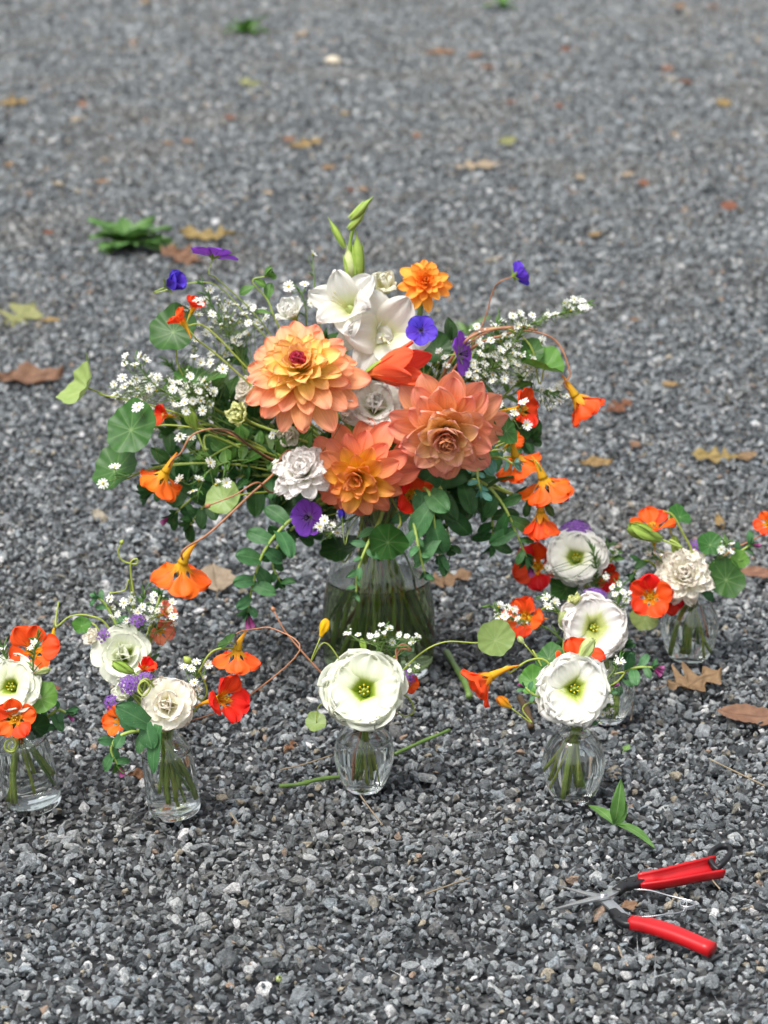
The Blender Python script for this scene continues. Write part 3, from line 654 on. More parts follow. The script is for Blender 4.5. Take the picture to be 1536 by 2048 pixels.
#ARRANGE
# ================================================================== ground and gravel
def ground():
    me = D.meshes.new('ground'); s = 120
    me.from_pydata([(-s, -s, -.011), (s, -s, -.011), (s, s, -.011), (-s, s, -.011)], [], [(0, 1, 2, 3)]); me.materials.append(MT['ground'])
    o = D.objects.new('ground', me); COL.objects.link(o); o['kind'] = 'structure'; o['label'] = 'grey crushed stone gravel drive'; o['category'] = 'ground'; W_[o] = Matrix.Identity(4); return o
GR = ground()
def stone_meshes(n=26):
    out = []
    for i in range(n):
        rng = random.Random(1000+i); bm = bmesh.new(); fl = rng.uniform(.5, .95); el = rng.uniform(.65, 1)
        for k in range(rng.randint(11, 17)):
            v = Vector((rng.gauss(0, 1), rng.gauss(0, 1), rng.gauss(0, 1))).normalized()*rng.uniform(.8, 1.05)
            bm.verts.new((v.x, v.y*el, v.z*fl))
        r = bmesh.ops.convex_hull(bm, input=bm.verts[:]); bmesh.ops.delete(bm, geom=[g for g in r['geom_interior'] if isinstance(g, bmesh.types.BMVert)], context='VERTS')
        bmesh.ops.dissolve_limit(bm, angle_limit=R_(14), verts=bm.verts[:], edges=bm.edges[:])
        bmesh.ops.bevel(bm, geom=bm.edges[:], offset=.07, segments=1, affect='EDGES')
        me = D.meshes.new('stone'); bm.to_mesh(me); bm.free(); me.materials.append(MT['stone']); out.append(me)
    return out
def gravel():
    rng = np.random.default_rng(5); SM = stone_meshes(); pts = []
    y = 1.45
    while y < 15.5:                                             # rows, wider apart with distance
        pitch = .0087*max(1, (y/3.6))**.6
        hw = .30*y*.62+.42+.06*y
        n = int(2*hw/pitch)
        for rep in range(2 if y < 5 else 1):
            xs = np.linspace(-hw, hw, n)+rng.uniform(-.5, .5, n)*pitch*1.1; ys = y+rng.uniform(-.55, .55, n)*pitch*1.1
            sz = pitch*(.57 if rep == 0 else .54)*np.exp(rng.normal(0, .36, n))*(1.0 if rep == 0 else .95)
            keep = np.ones(n, bool) if rep == 0 else rng.random(n) < .45
            und = .0035*np.sin(xs*9+1.3*np.sin(ys*7))*np.sin(ys*8+2)
            zs = und+rng.uniform(-.0055, .002, n) + (0 if rep == 0 else .0045)
            pts.append(np.stack([xs, ys, zs, sz], 1)[keep])
        y += pitch
    A = np.concatenate(pts); N = len(A)
    rot = np.stack([rng.normal(0, .7, N), rng.normal(0, .7, N), rng.uniform(0, 6.283, N)], 1)
    scl = A[:, 3:4]*np.stack([rng.uniform(.8, 1.25, N), rng.uniform(.75, 1.05, N), rng.uniform(.62, 1.05, N)], 1); idx = rng.integers(0, len(SM), N)
    # the 300 that show largest are objects of their own
    rel = A[:, :3]-np.array(CAM); dep = rel @ np.array(CF); sx = 768+FPX*rel[:, 0]/dep; sy = 1024-FPX*(rel @ np.array(CU))/dep
    vis = (sx > 0) & (sx < 1536) & (sy > 0) & (sy < 2046); score = np.where(vis, A[:, 3]/dep+A[:, 2]*.25, -1); top = np.argsort(-score)[:300]
    for i in top:
        o = D.objects.new('stone', SM[idx[i]]); COL.objects.link(o); o.parent = GR; o.location = A[i, :3]; o.rotation_euler = rot[i]; o.scale = scl[i]
    m = np.ones(N, bool); m[top] = False; A, rot, scl, idx = A[m], rot[m], scl[m], idx[m]
    me = D.meshes.new('gravel'); me.vertices.add(len(A)); me.vertices.foreach_set('co', A[:, :3].astype(np.float32).ravel())
    for nm, ty, da in (('rot', 'FLOAT_VECTOR', rot), ('scl', 'FLOAT_VECTOR', scl)): me.attributes.new(nm, ty, 'POINT').data.foreach_set('vector', da.astype(np.float32).ravel())
    me.attributes.new('idx', 'INT', 'POINT').data.foreach_set('value', idx.astype(np.int32))
    src = D.collections.new('stone_sources')
    for s in SM: src.objects.link(D.objects.new('stone_source', s))
    o = D.objects.new('gravel', me); COL.objects.link(o); o['kind'] = 'stuff'; o['label'] = 'loose grey crushed stone covering the drive'; o['category'] = 'gravel'
    ng = D.node_groups.new('gravel_scatter', 'GeometryNodeTree'); ng.interface.new_socket('Geometry', in_out='INPUT', socket_type='NodeSocketGeometry'); ng.interface.new_socket('Geometry', in_out='OUTPUT', socket_type='NodeSocketGeometry')
    nn = ng.nodes.new; gi = nn('NodeGroupInput'); go = nn('NodeGroupOutput'); ci = nn('GeometryNodeCollectionInfo'); ip = nn('GeometryNodeInstanceOnPoints')
    ci.inputs['Collection'].default_value = src; ci.inputs['Separate Children'].default_value = True; ci.inputs['Reset Children'].default_value = True
    def att(nm, ty):
        a = nn('GeometryNodeInputNamedAttribute'); a.data_type = ty; a.inputs['Name'].default_value = nm; return a.outputs['Attribute']
    e = nn('FunctionNodeEulerToRotation'); L = ng.links.new
    L(gi.outputs[0], ip.inputs['Points']); L(ci.outputs[0], ip.inputs['Instance']); ip.inputs['Pick Instance'].default_value = True
    L(att('idx', 'INT'), ip.inputs['Instance Index']); L(att('rot', 'FLOAT_VECTOR'), e.inputs[0]); L(e.outputs[0], ip.inputs['Rotation']); L(att('scl', 'FLOAT_VECTOR'), ip.inputs['Scale']); L(ip.outputs[0], go.inputs[0])
    md = o.modifiers.new('scatter', 'NODES'); md.node_group = ng
    print('gravel stones', N)
gravel()
# ================================================================== things lying on the gravel
def fallen_leaf(px, py, lpx, wr, ang, m, label, kind='oval', group=None, curl=.5, seed=0, z=.008, tilt=.38):
    """ang: direction of the tip on the ground, degrees from +x"""
    rng = random.Random(seed+int(px)); curl *= 1.7; wr = max(wr, .34)*1.25; o = G(px, py, z); L = lpx*mpp(o); N = 28; half = []
    for i in range(N+1):
        u = i/N
        if kind == 'oak': wd = math.sin(math.pi*u**.85)**.7*(.62+.38*math.cos(u*2*math.pi*3.6+.4))+.04
        elif kind == 'maple': wd = math.sin(math.pi*u**.7)**.6*(.55+.45*math.cos(u*2*math.pi*2.6+1.0))+.06
        else: wd = math.sin(math.pi*u**.9)**.8
        half.append((u, max(wd, .01)*(1+rng.uniform(-.12, .12))*.5*wr))
    mb = MB(); rows = []; uvs = []; nv = 8; ph = rng.uniform(0, 6.28)
    for u, wd in half:
        row = []; q = []
        for j in range(nv+1):
            v = -1+2*j/nv; x = (u-.5)+.05*abs(v)*math.sin(9*u); y = v*wd
            zz = curl*.35*y*y/wr + curl*.28*(u-.5)**2 + .03*curl*math.sin(7*u+3*v+ph)+.025*curl*math.sin(13*u-5*v)
            row.append(Vector((x, y, zz))*L); q.append((u, (v+1)/2))
        rows.append(row); uvs.append(q)
    mb.grid(rows, uvs, m)
    tilt *= min(1, lpx/40); rt = Matrix.Translation(o+Vector((0, 0, .22*wr*L*math.sin(tilt)))) @ Matrix.Rotation(tilt, 4, 'X') @ Matrix.Rotation(R_(ang), 4, 'Z') @ Matrix.Rotation(rng.uniform(-.15, .15), 4, 'X')
    t = thing('fallen_leaf', o, label, 'leaf', group); part('blade', mb.mesh('blade'), t, rt)
    mb = MB(); mb.tube([rt @ Vector((-.48*L, 0, curl*.07*L)), rt @ Vector((-.6*L, .02*L, .05*L)), rt @ Vector((-.72*L, .05*L, .03*L))], [.0006, .0007, .0009], m, 5); wpart('stalk', mb, t)
fallen_leaf(1388, 1372, 118, .75, 20, 'f_tan', 'curled brown oak leaf in front of the rear bud vase', 'oak', curl=.8)
fallen_leaf(1500, 1435, 130, .26, 170, 'f_orange', 'long narrow orange-brown leaf beyond the brown oak leaf', curl=.35)
fallen_leaf(896, 1165, 95, .6, 15, 'f_tan', 'ragged tan oak leaf behind the large vase', 'oak', curl=.7)
fallen_leaf(430, 1165, 84, .8, 100, 'f_beige', 'beige leaf lying behind the dangling orange nasturtium', curl=.5)
fallen_leaf(62, 762, 130, .42, 10, 'f_orange', 'arched orange-brown leaf near the edge-on pale leaf', curl=.9)
fallen_leaf(415, 476, 112, .5, 175, 'f_gold', 'broad tan leaf behind the large rosette weed', 'oak', curl=.6)
fallen_leaf(365, 520, 100, .5, 150, 'f_orange', 'crumpled rusty leaf against the large rosette weed', 'oak', curl=.9)
fallen_leaf(42, 640, 90, .9, 60, 'f_lime', 'yellow-green maple leaf lying flat', 'maple', curl=.4)
fallen_leaf(100, 642, 40, .4, 0, 'f_gold', 'small gold leaf beside the yellow-green maple leaf')
fallen_leaf(1430, 918, 95, .45, 175, 'f_gold', 'ochre oak leaf on open gravel beyond the hanging nasturtiums', 'oak', curl=.6)
fallen_leaf(1492, 915, 45, .5, 20, 'f_tan', 'small tan leaf next to the ochre oak leaf')
fallen_leaf(1192, 928, 66, .35, 5, 'f_gold', 'slim ochre leaf behind the orange nasturtium trumpet', curl=.7)
fallen_leaf(1238, 818, 60, .6, 30, 'f_rust', 'rust leaf behind the drooping golden-cup nasturtium', 'oak', curl=.7)
fallen_leaf(1515, 1148, 70, .35, 175, 'f_orange', 'slim orange leaf beyond the dark veined round leaf', curl=.5)
fallen_leaf(1440, 1048, 44, .25, 100, 'f_gold', 'upright dry blade behind the small upright round leaf', curl=1.2)
fallen_leaf(280, 1552, 46, .4, 10, 'f_brown', 'dark red-brown leaf curled beside the bottle with the hanging leaf', curl=1.4)
fallen_leaf(108, 1378, 26, .5, 0, 'f_rust', 'tiny rust leaf behind the bright green round leaf', curl=.8)
fallen_leaf(580, 1495, 30, .6, 60, 'f_brown', 'shrivelled brown leaf near the small hanging round leaf', 'oak', curl=1.2)
fallen_leaf(1258, 1812, 34, .6, 20, 'f_orange', 'torn orange-tan leaf scrap between the snip handles', curl=.5)
fallen_leaf(1253, 1497, 24, .5, 60, 'weed', 'green leaf scrap behind the bud vase by the weed', curl=.6)
fallen_leaf(500, 170, 52, .6, 160, 'f_lime', 'pale yellow lobed leaf on open gravel well behind the bouquet', 'maple')
fallen_leaf(25, 208, 62, .5, 10, 'f_gold', 'ochre lobed leaf alone on gravel well behind the maple leaf', 'oak')
fallen_leaf(612, 292, 64, .55, 20, 'f_gold', 'pair-lobed gold leaf behind the gladiolus', 'oak')
fallen_leaf(882, 107, 56, .4, 5, 'f_orange', 'rusty slim leaf beside a short rusty one on open gravel')
fallen_leaf(950, 112, 38, .5, 40, 'f_orange', 'short rusty leaf next to the rusty slim leaf')
fallen_leaf(1458, 415, 38, .7, 60, 'f_rust', 'lone rust-red leaf on open gravel')
fallen_leaf(955, 335, 90, .5, 10, 'f_beige', 'wide beige leaf flattened into the gravel', 'maple', curl=.2)
fallen_leaf(1015, 285, 40, .6, 30, 'f_lime', 'pale lime leaf beyond the wide beige leaf')
sp = random.Random(3)
for i, (x, y) in enumerate([(117, 369), (205, 364), (336, 287), (376, 284), (536, 386), (657, 337), (700, 380), (578, 280), (726, 380), (602, 70), (150, 240), (1335, 138), (1372, 165), (1447, 208), (1255, 350), (1287, 368), (97, 466), (18, 330), (210, 320), (690, 228), (460, 236), (1020, 205), (290, 4), (265, 85), (1425, 15), (1360, 14), (975, 135), (1118, 212), (833, 272), (1270, 640), (1095, 700), (1270, 890), (820, 850), (1340, 770), (1130, 100), (165, 210), (1190, 470), (1350, 270), (1160, 355)]):
    cn, cm = sp.choice([('gold', 'f_gold'), ('beige', 'f_beige'), ('orange-brown', 'f_orange'), ('tan', 'f_tan'), ('rust', 'f_rust')])
    fallen_leaf(x, y, sp.uniform(20, 34), sp.uniform(.45, .8), sp.uniform(0, 360), cm, f'small {cn} leaf scrap scattered on the gravel behind the bouquet', group=f'small {cn} leaf scraps on the gravel behind the bouquet', seed=i)
def pebble(px, py, dpx, label):
    o = G(px, py, .006); bm = bmesh.new(); bmesh.ops.create_icosphere(bm, subdivisions=3, radius=1); r = dpx*mpp(o)/2
    for v in bm.verts: v.co = Vector((v.co.x*r, v.co.y*r*.85, v.co.z*r*.6+r*.3))*(1+.15*noise.noise(v.co*1.3))
    me = D.meshes.new('pebble'); bm.to_mesh(me); bm.free(); me.materials.append(MT['pale_stone']); ob = D.objects.new('pebble', me); COL.objects.link(ob); ob.location = o; ob['label'] = label; ob['category'] = 'stone'
    for p in me.polygons: p.use_smooth = True
MT['pale_stone'] = plain('pale_stone', 'cfc6b4', .8, c2='a89c86', nscale=80)
pebble(667, 127, 34, 'pale cream stone standing out among grey gravel')
def weed(px, py, leaves, label, m='weed', name='weed', nrand=0, lpx=60, seed=1, wr=.3):
    o = G(px, py, .004); t = thing(name, o, label, 'weed'); rng = random.Random(seed); k = mpp(o)
    mb = MB(); mb.blob(o-Vector((0, 0, .004)), Vector((0, 0, 1)), .007, .003, 'stem', 7, 4); wpart('root_crown', mb, t)
    for (x, y, wpx, arch) in leaves:
        b = G(x, y, .012) if arch < 9 else P(x, y, o.y-.005)
        d = b-o; L = d.length; d.normalize(); n = Vector((0, 0, 1)) if abs(d.z) < .6 else -CF
        part('leaf', petal(m, L*1.08, wpx*k, 'lance', .35, -.45, .35, 9, 6, ruf=.03, seed=int(x)), t, frame(o+Vector((0, 0, .004)), n-d*n.dot(d), 0, d))
    for i in range(nrand):
        a = i*2.4+rng.uniform(-.3, .3); e = rng.uniform(.25, 1.05); d = Vector((math.cos(a)*math.cos(e), math.sin(a)*math.cos(e), math.sin(e))); n = Vector((0, 0, 1)); L = lpx*k*rng.uniform(.7, 1.15)
        part('leaf', petal(m, lpx*k, lpx*k*wr, 'lance', .3, -.7, .35, 9, 6, ruf=.05, seed=i % 5), t, frame(o, n-d*n.dot(d), 0, d) @ Matrix.Scale(L/(lpx*k), 4))
    return t
weed(1229, 1656, [(1180, 1614, 30, 1), (1242, 1574, 30, 9), (1304, 1690, 30, 1), (1252, 1618, 24, 9), (1278, 1664, 16, 1)], 'small green weed with a few torn leaves beside the bud vase', 'weedd')
weed(258, 500, [], 'large leafy rosette weed in the gravel near two dry leaves', 'weedd', nrand=40, lpx=92, wr=.5, seed=3)
weed(490, 68, [], 'low green weed well behind the bouquet beside a pale stone', 'gl', nrand=12, lpx=58, wr=.3, seed=4)
weed(1005, 18, [], 'flat small weed at the end of the gravel', 'gl', nrand=10, lpx=46, wr=.28, seed=5)
weed(935, 668, [], 'grassy weed hidden behind the purple cranesbill and asters', 'weed', nrand=10, lpx=56, wr=.16, seed=6)
def lay(pts, r, m, label, name, cat, z=.012, n=8, nodes=()):
    c = crom([G(p[0], p[1], z+(p[2] if len(p) > 2 else 0)) for p in pts], 6); mb = MB(); N = len(c); rr = [r*(1+.12*math.sin(i*1.1)) for i in range(N)]
    for q in nodes: rr[int(q*(N-1))] *= 1.35
    mb.tube(c, rr, m, n); solo(name, mb, c[0], label, cat)
lay([(893, 1303), (915, 1340), (930, 1365), (939, 1393)], .0040, 'stemd', 'thick cut green stem lying beside the large vase', 'cut_stem', 'stem', nodes=(.6,))
lay([(558, 1572), (600, 1568), (640, 1558), (690, 1552)], .0024, 'stemd', 'cut yellow-green stem lying behind the centre bud vase', 'cut_stem', 'stem', nodes=(.45,))
lay([(790, 1508), (840, 1485), (899, 1460)], .0021, 'stemd', 'straight cut green stem leaning from the centre bud vase', 'cut_stem', 'stem')
lay([(1062, 1453), (1055, 1425), (1040, 1395)], .0045, 'stemb', 'short brown stick behind the fringed white lisianthus', 'stick', 'stick', n=6)
for i, (pts, lb) in enumerate([([(720, 1590), (742, 1620), (765, 1650)], 'dry straw blade in front of the centre bud vase'), ([(1418, 1518), (1460, 1538), (1530, 1572)], 'long dry straw blade on open gravel beyond the weed'),
    ([(850, 1788), (900, 1770), (940, 1755)], 'thin dry straw beside the open snips blades'), ([(560, 1540), (610, 1528), (665, 1510)], 'grey thread of straw reaching the centre bud vase'),
    ([(1262, 1440), (1266, 1400), (1268, 1375)], 'dry straw standing by the half hidden bud vase'), ([(1418, 1737), (1425, 1760), (1440, 1778)], 'short straw lying over the upper snip handle'), ([(1236, 1892), (1245, 1915), (1256, 1932)], 'short straw in front of the lower snip handle'), ([(460, 1625), (470, 1640), (478, 1648)], 'straw scrap near the bottle with the hanging leaf')]):
    lay(pts, .0009, 'f_beige', lb, 'straw', 'straw', n=5, z=.014)
def loose_bud():
    o = G(558, 1958, .012); t = thing('fallen_bud', o, 'pale green flower bud lying alone on the gravel', 'bud'); k = mpp(o); M = frame(o, V(.2, .6, .8))
    for i in range(6): put(petal('podw', 15*k, 15*k, 'glad', R_(70), R_(120), .9, 7, 6, seed=i), t, M, i*1.05, 5*k, -6*k)
loose_bud()
# ================================================================== the snips
def sweep(mb, path, secs, m, up=Vector((0, 0, 1))):
    """secs: for each path point a closed list of (side, up) offsets"""
    k = mb.slot(m); b = len(mb.v); n = len(secs[0]); N = len(path)
    for i in range(N):
        t = (path[min(i+1, N-1)]-path[max(i-1, 0)]).normalized(); s = t.cross(up).normalized(); u = s.cross(t)
        for a, c in secs[i]: mb.v.append(tuple(path[i]+s*a+u*c)); mb.uv.append((i/(N-1), 0))
    for i in range(N-1):
        for j in range(n):
            j2 = (j+1) % n; mb.f.append((b+i*n+j, b+i*n+j2, b+(i+1)*n+j2, b+(i+1)*n+j)); mb.mi.append(k)
    mb.f.append(tuple(b+j for j in reversed(range(n)))); mb.mi.append(k); mb.f.append(tuple(b+(N-1)*n+j for j in range(n))); mb.mi.append(k)
def rrect(w, h, n=16, e=.55): return [(math.copysign(abs(math.cos(2*math.pi*i/n))**e, math.cos(2*math.pi*i/n))*w, math.copysign(abs(math.sin(2*math.pi*i/n))**e, math.sin(2*math.pi*i/n))*h) for i in range(n)]
def snips():
    Z = .014; g = lambda x, y, dz=0: G(x, y, Z+dz); piv = g(1206, 1799)
    t = thing('garden_snips', piv, 'open garden snips with red grips, thin steel blades and a wire spring', 'snips'); k = mpp(piv)
    def blade(tip, tail, dz, w0):
        path = crom([tail, piv+Vector((0, 0, dz)), piv.lerp(tip, .5)+Vector((0, 0, dz)), tip+Vector((0, 0, dz))], 5); N = len(path); secs = []
        for i in range(N):
            f = i/(N-1); wd = w0*(1.15 if f < .4 else max(.06, 1-(f-.36)/.66)); h = .0011*(1 if f < .4 else max(.3, 1-.7*(f-.4)/.6))
            secs.append([(-wd, -h), (wd, -h*.4), (wd, h*.2), (wd*.1, h), (-wd, h)])
        mb = MB(); sweep(mb, path, secs, 'steel'); wpart('blade', mb, t, smooth=False)
    blade(g(1112, 1771, -.001), g(1250, 1836), .001, .0056); blade(g(1094, 1829, -.001), g(1244, 1772), .0040, .0056)
    mb = MB(); q = piv+Vector((0, 0, .0045)); mb.tube([q, q+Vector((0, 0, .0022)), q+Vector((0, 0, .003))], [.0042, .0042, .003], 'wire', 16); wpart('pivot_screw', mb, t)
    # shoulders
    for pts, ws in (([(1233, 1784), (1250, 1772), (1268, 1766), (1292, 1761)], [.0055, .0085, .0088, .0068]), ([(1226, 1824), (1240, 1836), (1254, 1844), (1276, 1850)], [.005, .0085, .0088, .0068])):
        path = crom([g(x, y, .002) for x, y in pts], 4); N = len(path); secs = [rrect(ws[min(int(i/(N-1)*3.999*.999), 3)]*.98, .0042) for i in range(N)]
        mb = MB(); sweep(mb, path, secs, 'black_rubber'); sh = wpart('shoulder', mb, t)
        mid = path[N//2]+Vector((0, 0, .0040)); 
        for dx in (-.004, .005):
            mb = MB(); mb.tube([mid+Vector((dx, 0, 0)), mid+Vector((dx, 0, .0008))], .0019, 'black_rubber', 12); wpart('rivet', mb, sh)
    # lower grip: one rounded bar
    path = crom([g(1262, 1845, .002), g(1300, 1852, .004), (g(1350, 1868, .005)), g(1424, 1900, .003)], 6); N = len(path)
    mb = MB(); sweep(mb, path, [rrect(.0078+.0016*math.sin(math.pi*min(1, i/(N-1)*1.1))+.0006*(i/(N-1)), .0066, 18, .7) for i in range(N)], 'red_rubber'); wpart('grip', mb, t)
    # upper grip: folded channel, open towards the spring
    path = crom([g(1279, 1765, .003), g(1330, 1756, .006), g(1385, 1744, .008), g(1438, 1733, .008)], 6); N = len(path); secs = []
    for i in range(N):
        f = i/(N-1); w = .0082+.0035*f; h = .0065; th = .0036
        secs.append([(-w, -h*.8), (w, -h*.8), (w*1.02, -h*.3), (w, h*.75), (w-th*.5, h), (w-th, h*.7), (w-th*1.1, -h*.15+h*(1-f)*.5*(1 if f < .25 else 0)), (-w+th*1.1, -h*.15+h*(1-f)*.5*(1 if f < .25 else 0)), (-w+th, h*.7), (-w+th*.5, h), (-w, h*.75), (-w*1.02, -h*.3)])
    mb = MB(); sweep(mb, path, secs, 'red_rubber', up=(Vector((0, 0, 1))-CF*.5).normalized()); wpart('grip', mb, t)
    # spring
    c0 = g(1374, 1812, .009); pts = [g(1268, 1779, .008), g(1300, 1781, .010), g(1340, 1792, .012), g(1378, 1801, .012)]
    for i in range(30):
        a = .6-i*.62; pts.append(c0+Vector((math.cos(a)*.0072, math.sin(a)*.0072, .003-.0011*i/10)))
    pts += [g(1366, 1823, .008), g(1330, 1829, .010), g(1300, 1833, .009), g(1268, 1834, .008)]
    mb = MB(); mb.tube(crom(pts, 3), .001, 'wire', 8); wpart('spring', mb, t)
    # lock loop
    pts = [g(1430, 1738, .008), g(1442, 1730, .012), g(1460, 1708, .015), g(1456, 1695, .016), g(1440, 1694, .016), g(1424, 1704, .015), g(1420, 1720, .013), g(1428, 1734, .010), g(1436, 1741, .008)]
    path = crom(pts, 5); mb = MB(); sweep(mb, path, [rrect(.0026, .0034, 10)]*len(path), 'black_rubber'); wpart('lock_loop', mb, t)
snips()
# ================================================================== the large bouquet
dahlia('A', (606, 757, -.085), 246, (-.10, .42, .9), 'peach-yellow dahlia with a tight raspberry red eye', 112, ['d_out', 'd_out', 'd_mid', 'd_mid', 'd_mid', 'd_eye'], e=(-22, 88), lr=(1, .30), wr=.43, dome=.44, cup=.75)
dahlia('A', (889, 842, -.09), 250, (.02, -.55, .85), 'coral pink dahlia with pale pink-tipped inner petals and dark nodding eye', 92, ['c_out', 'c_out', 'c_mid', 'c_in', 'c_mid', 'c_eye'], e=(-10, 84), lr=(1.02, .28), wr=.57, dome=.48, cup=.7)
dahlia('A', (722, 945, -.10), 208, (-.2, -.3, .93), 'salmon dahlia with loose petals and an open golden centre', 58, ['e_out', 'e_out', 'e_in', 'e_in'], e=(-26, 66), lr=(1.04, .46), wr=.54, cup=.85, dome=.2, eye='gold')
dahlia('A', (848, 570, .02), 116, (.08, .22, .92), 'small bright orange dahlia on a dark upright stem', 46, ['s_out', 's_out', 's_in'], e=(-24, 82), lr=(1, .36), wr=.46, cup=.7, via=[(838, 640, .03), (815, 800, .03)])
# white gladiolus spike
def gladiolus():
    key = 'A'; c = crom(pxpath(key, [(744, 396, .03), (716, 436, .03), (700, 500, .03), (722, 600, .025), (756, 740, .02), (765, 880, .01)]), 8); nf = len(c); c += crom([c[-1]]+in_vase(key), 4)[1:]
    t = thing('gladiolus', c[-1], 'tall white gladiolus spike with open ruffled blooms and green buds at the tip', 'gladiolus')
    mb = MB(); mb.tube(c, [.0012+.0028*min(1, i/nf) for i in range(len(c))], 'podg', 8); wpart('stem', mb, t)
    def bloom(at, dpx, ax, m, a=(68, 0), n=6, sc=1.0, seed=0, wd=.85):
        o = place(key, at); z = V(*ax); R = dpx*mpp(o)/2; base = o-z*R*.55; M = frame(base, z, seed*1.3)
        mb = MB(); mb.blob(base-z*R*.35, z, R*.6, R*.17, 'podw', 8, 5); b = wpart('bloom', mb, t)
        for k in range(n):
            me = petal(m, R*1.22, R*wd, 'glad', R_(a[0]+(6 if k % 2 else 0)), R_(a[1]+(18 if k % 2 else -8)), .45, 11, 10, bp=1.3, fr=.025, ff=8, ruf=.085, rf=2.6, seed=k+seed*7, crk=.016)
            put(me, b, M, k*2*math.pi/n, R*(.09 if k % 2 else .12), 0, U(-.06, .06), U(.95, 1.05))
        mb = MB()
        for k in range(3):
            d = (M.to_3x3() @ Vector((.22, .12*(k-1), 1))).normalized(); mb.tube(crom([base, base+d*R*.6, base+d*R*.95+z*R*.1], 3), R*.018, 'gladcream', 5); mb.blob(base+d*R*.93, d, R*.2, R*.035, 'gladcream', 5, 3)
        wpart('stamens', mb, b, kind='stuff')
    bloom((690, 607, -.03), 140, (-.25, .22, .9), 'white', (70, 2), seed=1)
    bloom((772, 668, -.035), 178, (.16, .0, .95), 'white', (66, -6), seed=2, wd=.95)
    bloom((722, 655, -.015), 120, (-.05, .1, .95), 'white', (64, 0), seed=5)
    bloom((768, 572, .0), 92, (.12, .45, .85), 'gladcream', (84, 62), 7, seed=3)
    for (x0, y0, x1, y1, wpx, m) in [(700, 440, 746, 393, 17, 'podg'), (697, 460, 733, 420, 15, 'podg'), (690, 496, 656, 434, 13, 'podg'), (703, 556, 694, 490, 25, 'podw'), (719, 556, 713, 462, 24, 'podg')]:
        a = place(key, (x0, y0, .022)); b = place(key, (x1, y1, .028)); z = (b-a); L = z.length; M = frame(a, z.normalized(), 0, CR)
        mb = MB(); Wd = wpx*mpp(a)
        mb.blob(a, z.normalized(), L, Wd*.5, m, 10, 9, lambda u: max(.05, math.sin(math.pi*min(1, u*1.05+.02)**.8))**.85); b_ = wpart('bud', mb, t)
        for i in (0, 1): put(petal('podg', L*.75, Wd*.8, 'lance', R_(82), R_(94), .9, 6, 5), b_, M, math.pi*i+.4, Wd*.42, 0, 0, 1, 'sheath')
gladiolus()
# coral gladiolus bud lying sideways
def coral_bud():
    key = 'A'; a = place(key, (728, 748, -.07)); b = place(key, (846, 728, -.10)); z = (b-a).normalized(); L = (b-a).length; k = mpp(a); M = frame(a, z)
    t, c = mk(key, 'gladiolus', 'coral red gladiolus bud lying sideways above the coral dahlia', 'gladiolus', a, z, .002, 'stemb', [(738, 800, -.02)], lead=.01)
    for i in range(6): put(petal('coral', L*1.0, 62*k, 'glad', R_(60), R_(84 if i % 2 else 74), .7, 9, 8, seed=i, ruf=.03, twist=.3), t, M, i*1.047, 5*k, L*.08, 0, U(.85, 1.05))
    for i in (0, 1): put(petal('stemb' if i else 'podg', L*.42, 30*k, 'lance', R_(52), R_(80), .8, 7, 6), t, M, math.pi*i+.5, 4*k, 0, 0, 1, 'sheath')
coral_bud()
lisianthus('A', (603, 938, -.115), 106, (-.14, .5, .85), 'blush white double lisianthus like a pompom beside the salmon dahlia', 'lpink', 'double', frill=.045, seed=1)
lisianthus('A', (750, 806, -.06), 116, (.0, .4, .9), 'white ruffled lisianthus tucked between the big dahlias', 'lwhite', 'rose', seed=2, frill=.05)
lisianthus('A', (582, 622, .0), 82, (-.3, .5, .7), 'white half-open lisianthus rising behind the peach-yellow dahlia', 'lwhite', 'half', seed=3)
lisianthus('A', (492, 778, -.02), 60, (-.6, .3, .7), 'cream lisianthus peeping out beside the aster mass and peach-yellow dahlia', 'lcream', 'double', seed=4)
lisianthus('A', (480, 832, -.06), 64, (-.5, .25, .8), 'lime green ruffled lisianthus bud just opening', 'lime', 'half', seed=5, frill=.07)
lisianthus('A', (580, 868, -.03), 62, (-.2, -.2, .9), 'cream lisianthus shaded under the peach-yellow dahlia', 'lcream', 'half', seed=6)
lisianthus('A', (812, 928, -.06), 48, (.3, .1, .9), 'frilly green lisianthus bud between the coral and salmon dahlias', 'lime', 'half', seed=7, frill=.09)
bud('A', (383, 838, -.07), 46, 32, (-.35, .85, .3), 'closed green lisianthus bud among the white asters', 'podg', via=[(420, 870, -.05), (560, 930, -.03)])
# geraniums
geranium('A', (428, 503, .0), 90, (.2, .95, -.08), 'purple cranesbill opened flat to the sky on a hairy stem', 'lilac', via=[(437, 560, .0), (520, 640, .0), (600, 760, .0)], cupa=(20, 4))
geranium('A', (342, 568, .0), 78, (.65, .3, .5), 'violet-blue cranesbill still cupped, hanging past the asters', 'violet', via=[(420, 565, .01), (500, 640, 0), (600, 760, 0)], cupa=(72, 60))
geranium('A', (842, 660, -.05), 62, (.0, .15, .95), 'violet cranesbill with dark stamens below the small orange dahlia', 'violet', via=[(848, 720, -.02), (830, 830, 0)], cupa=(34, 4))
geranium('A', (1034, 550, .04), 62, (.8, .35, -.35), 'violet cranesbill nodding away on a long thin stem', 'violet', via=[(985, 585, .04), (960, 660, .03), (880, 800, .01)], ms='stemr', cupa=(48, 30))
geranium('A', (929, 707, -.02), 88, (.9, .1, .35), 'purple cranesbill turned edge-on above the coral dahlia', 'lilac', via=[(880, 725, .0), (830, 830, 0)], cupa=(20, 2))
geranium('A', (614, 1035, -.10), 74, (-.55, -.1, .85), 'lilac cranesbill beneath the blush white lisianthus', 'lilac', via=[(660, 1030, -.09), (720, 1010, -.05)], cupa=(34, 6))
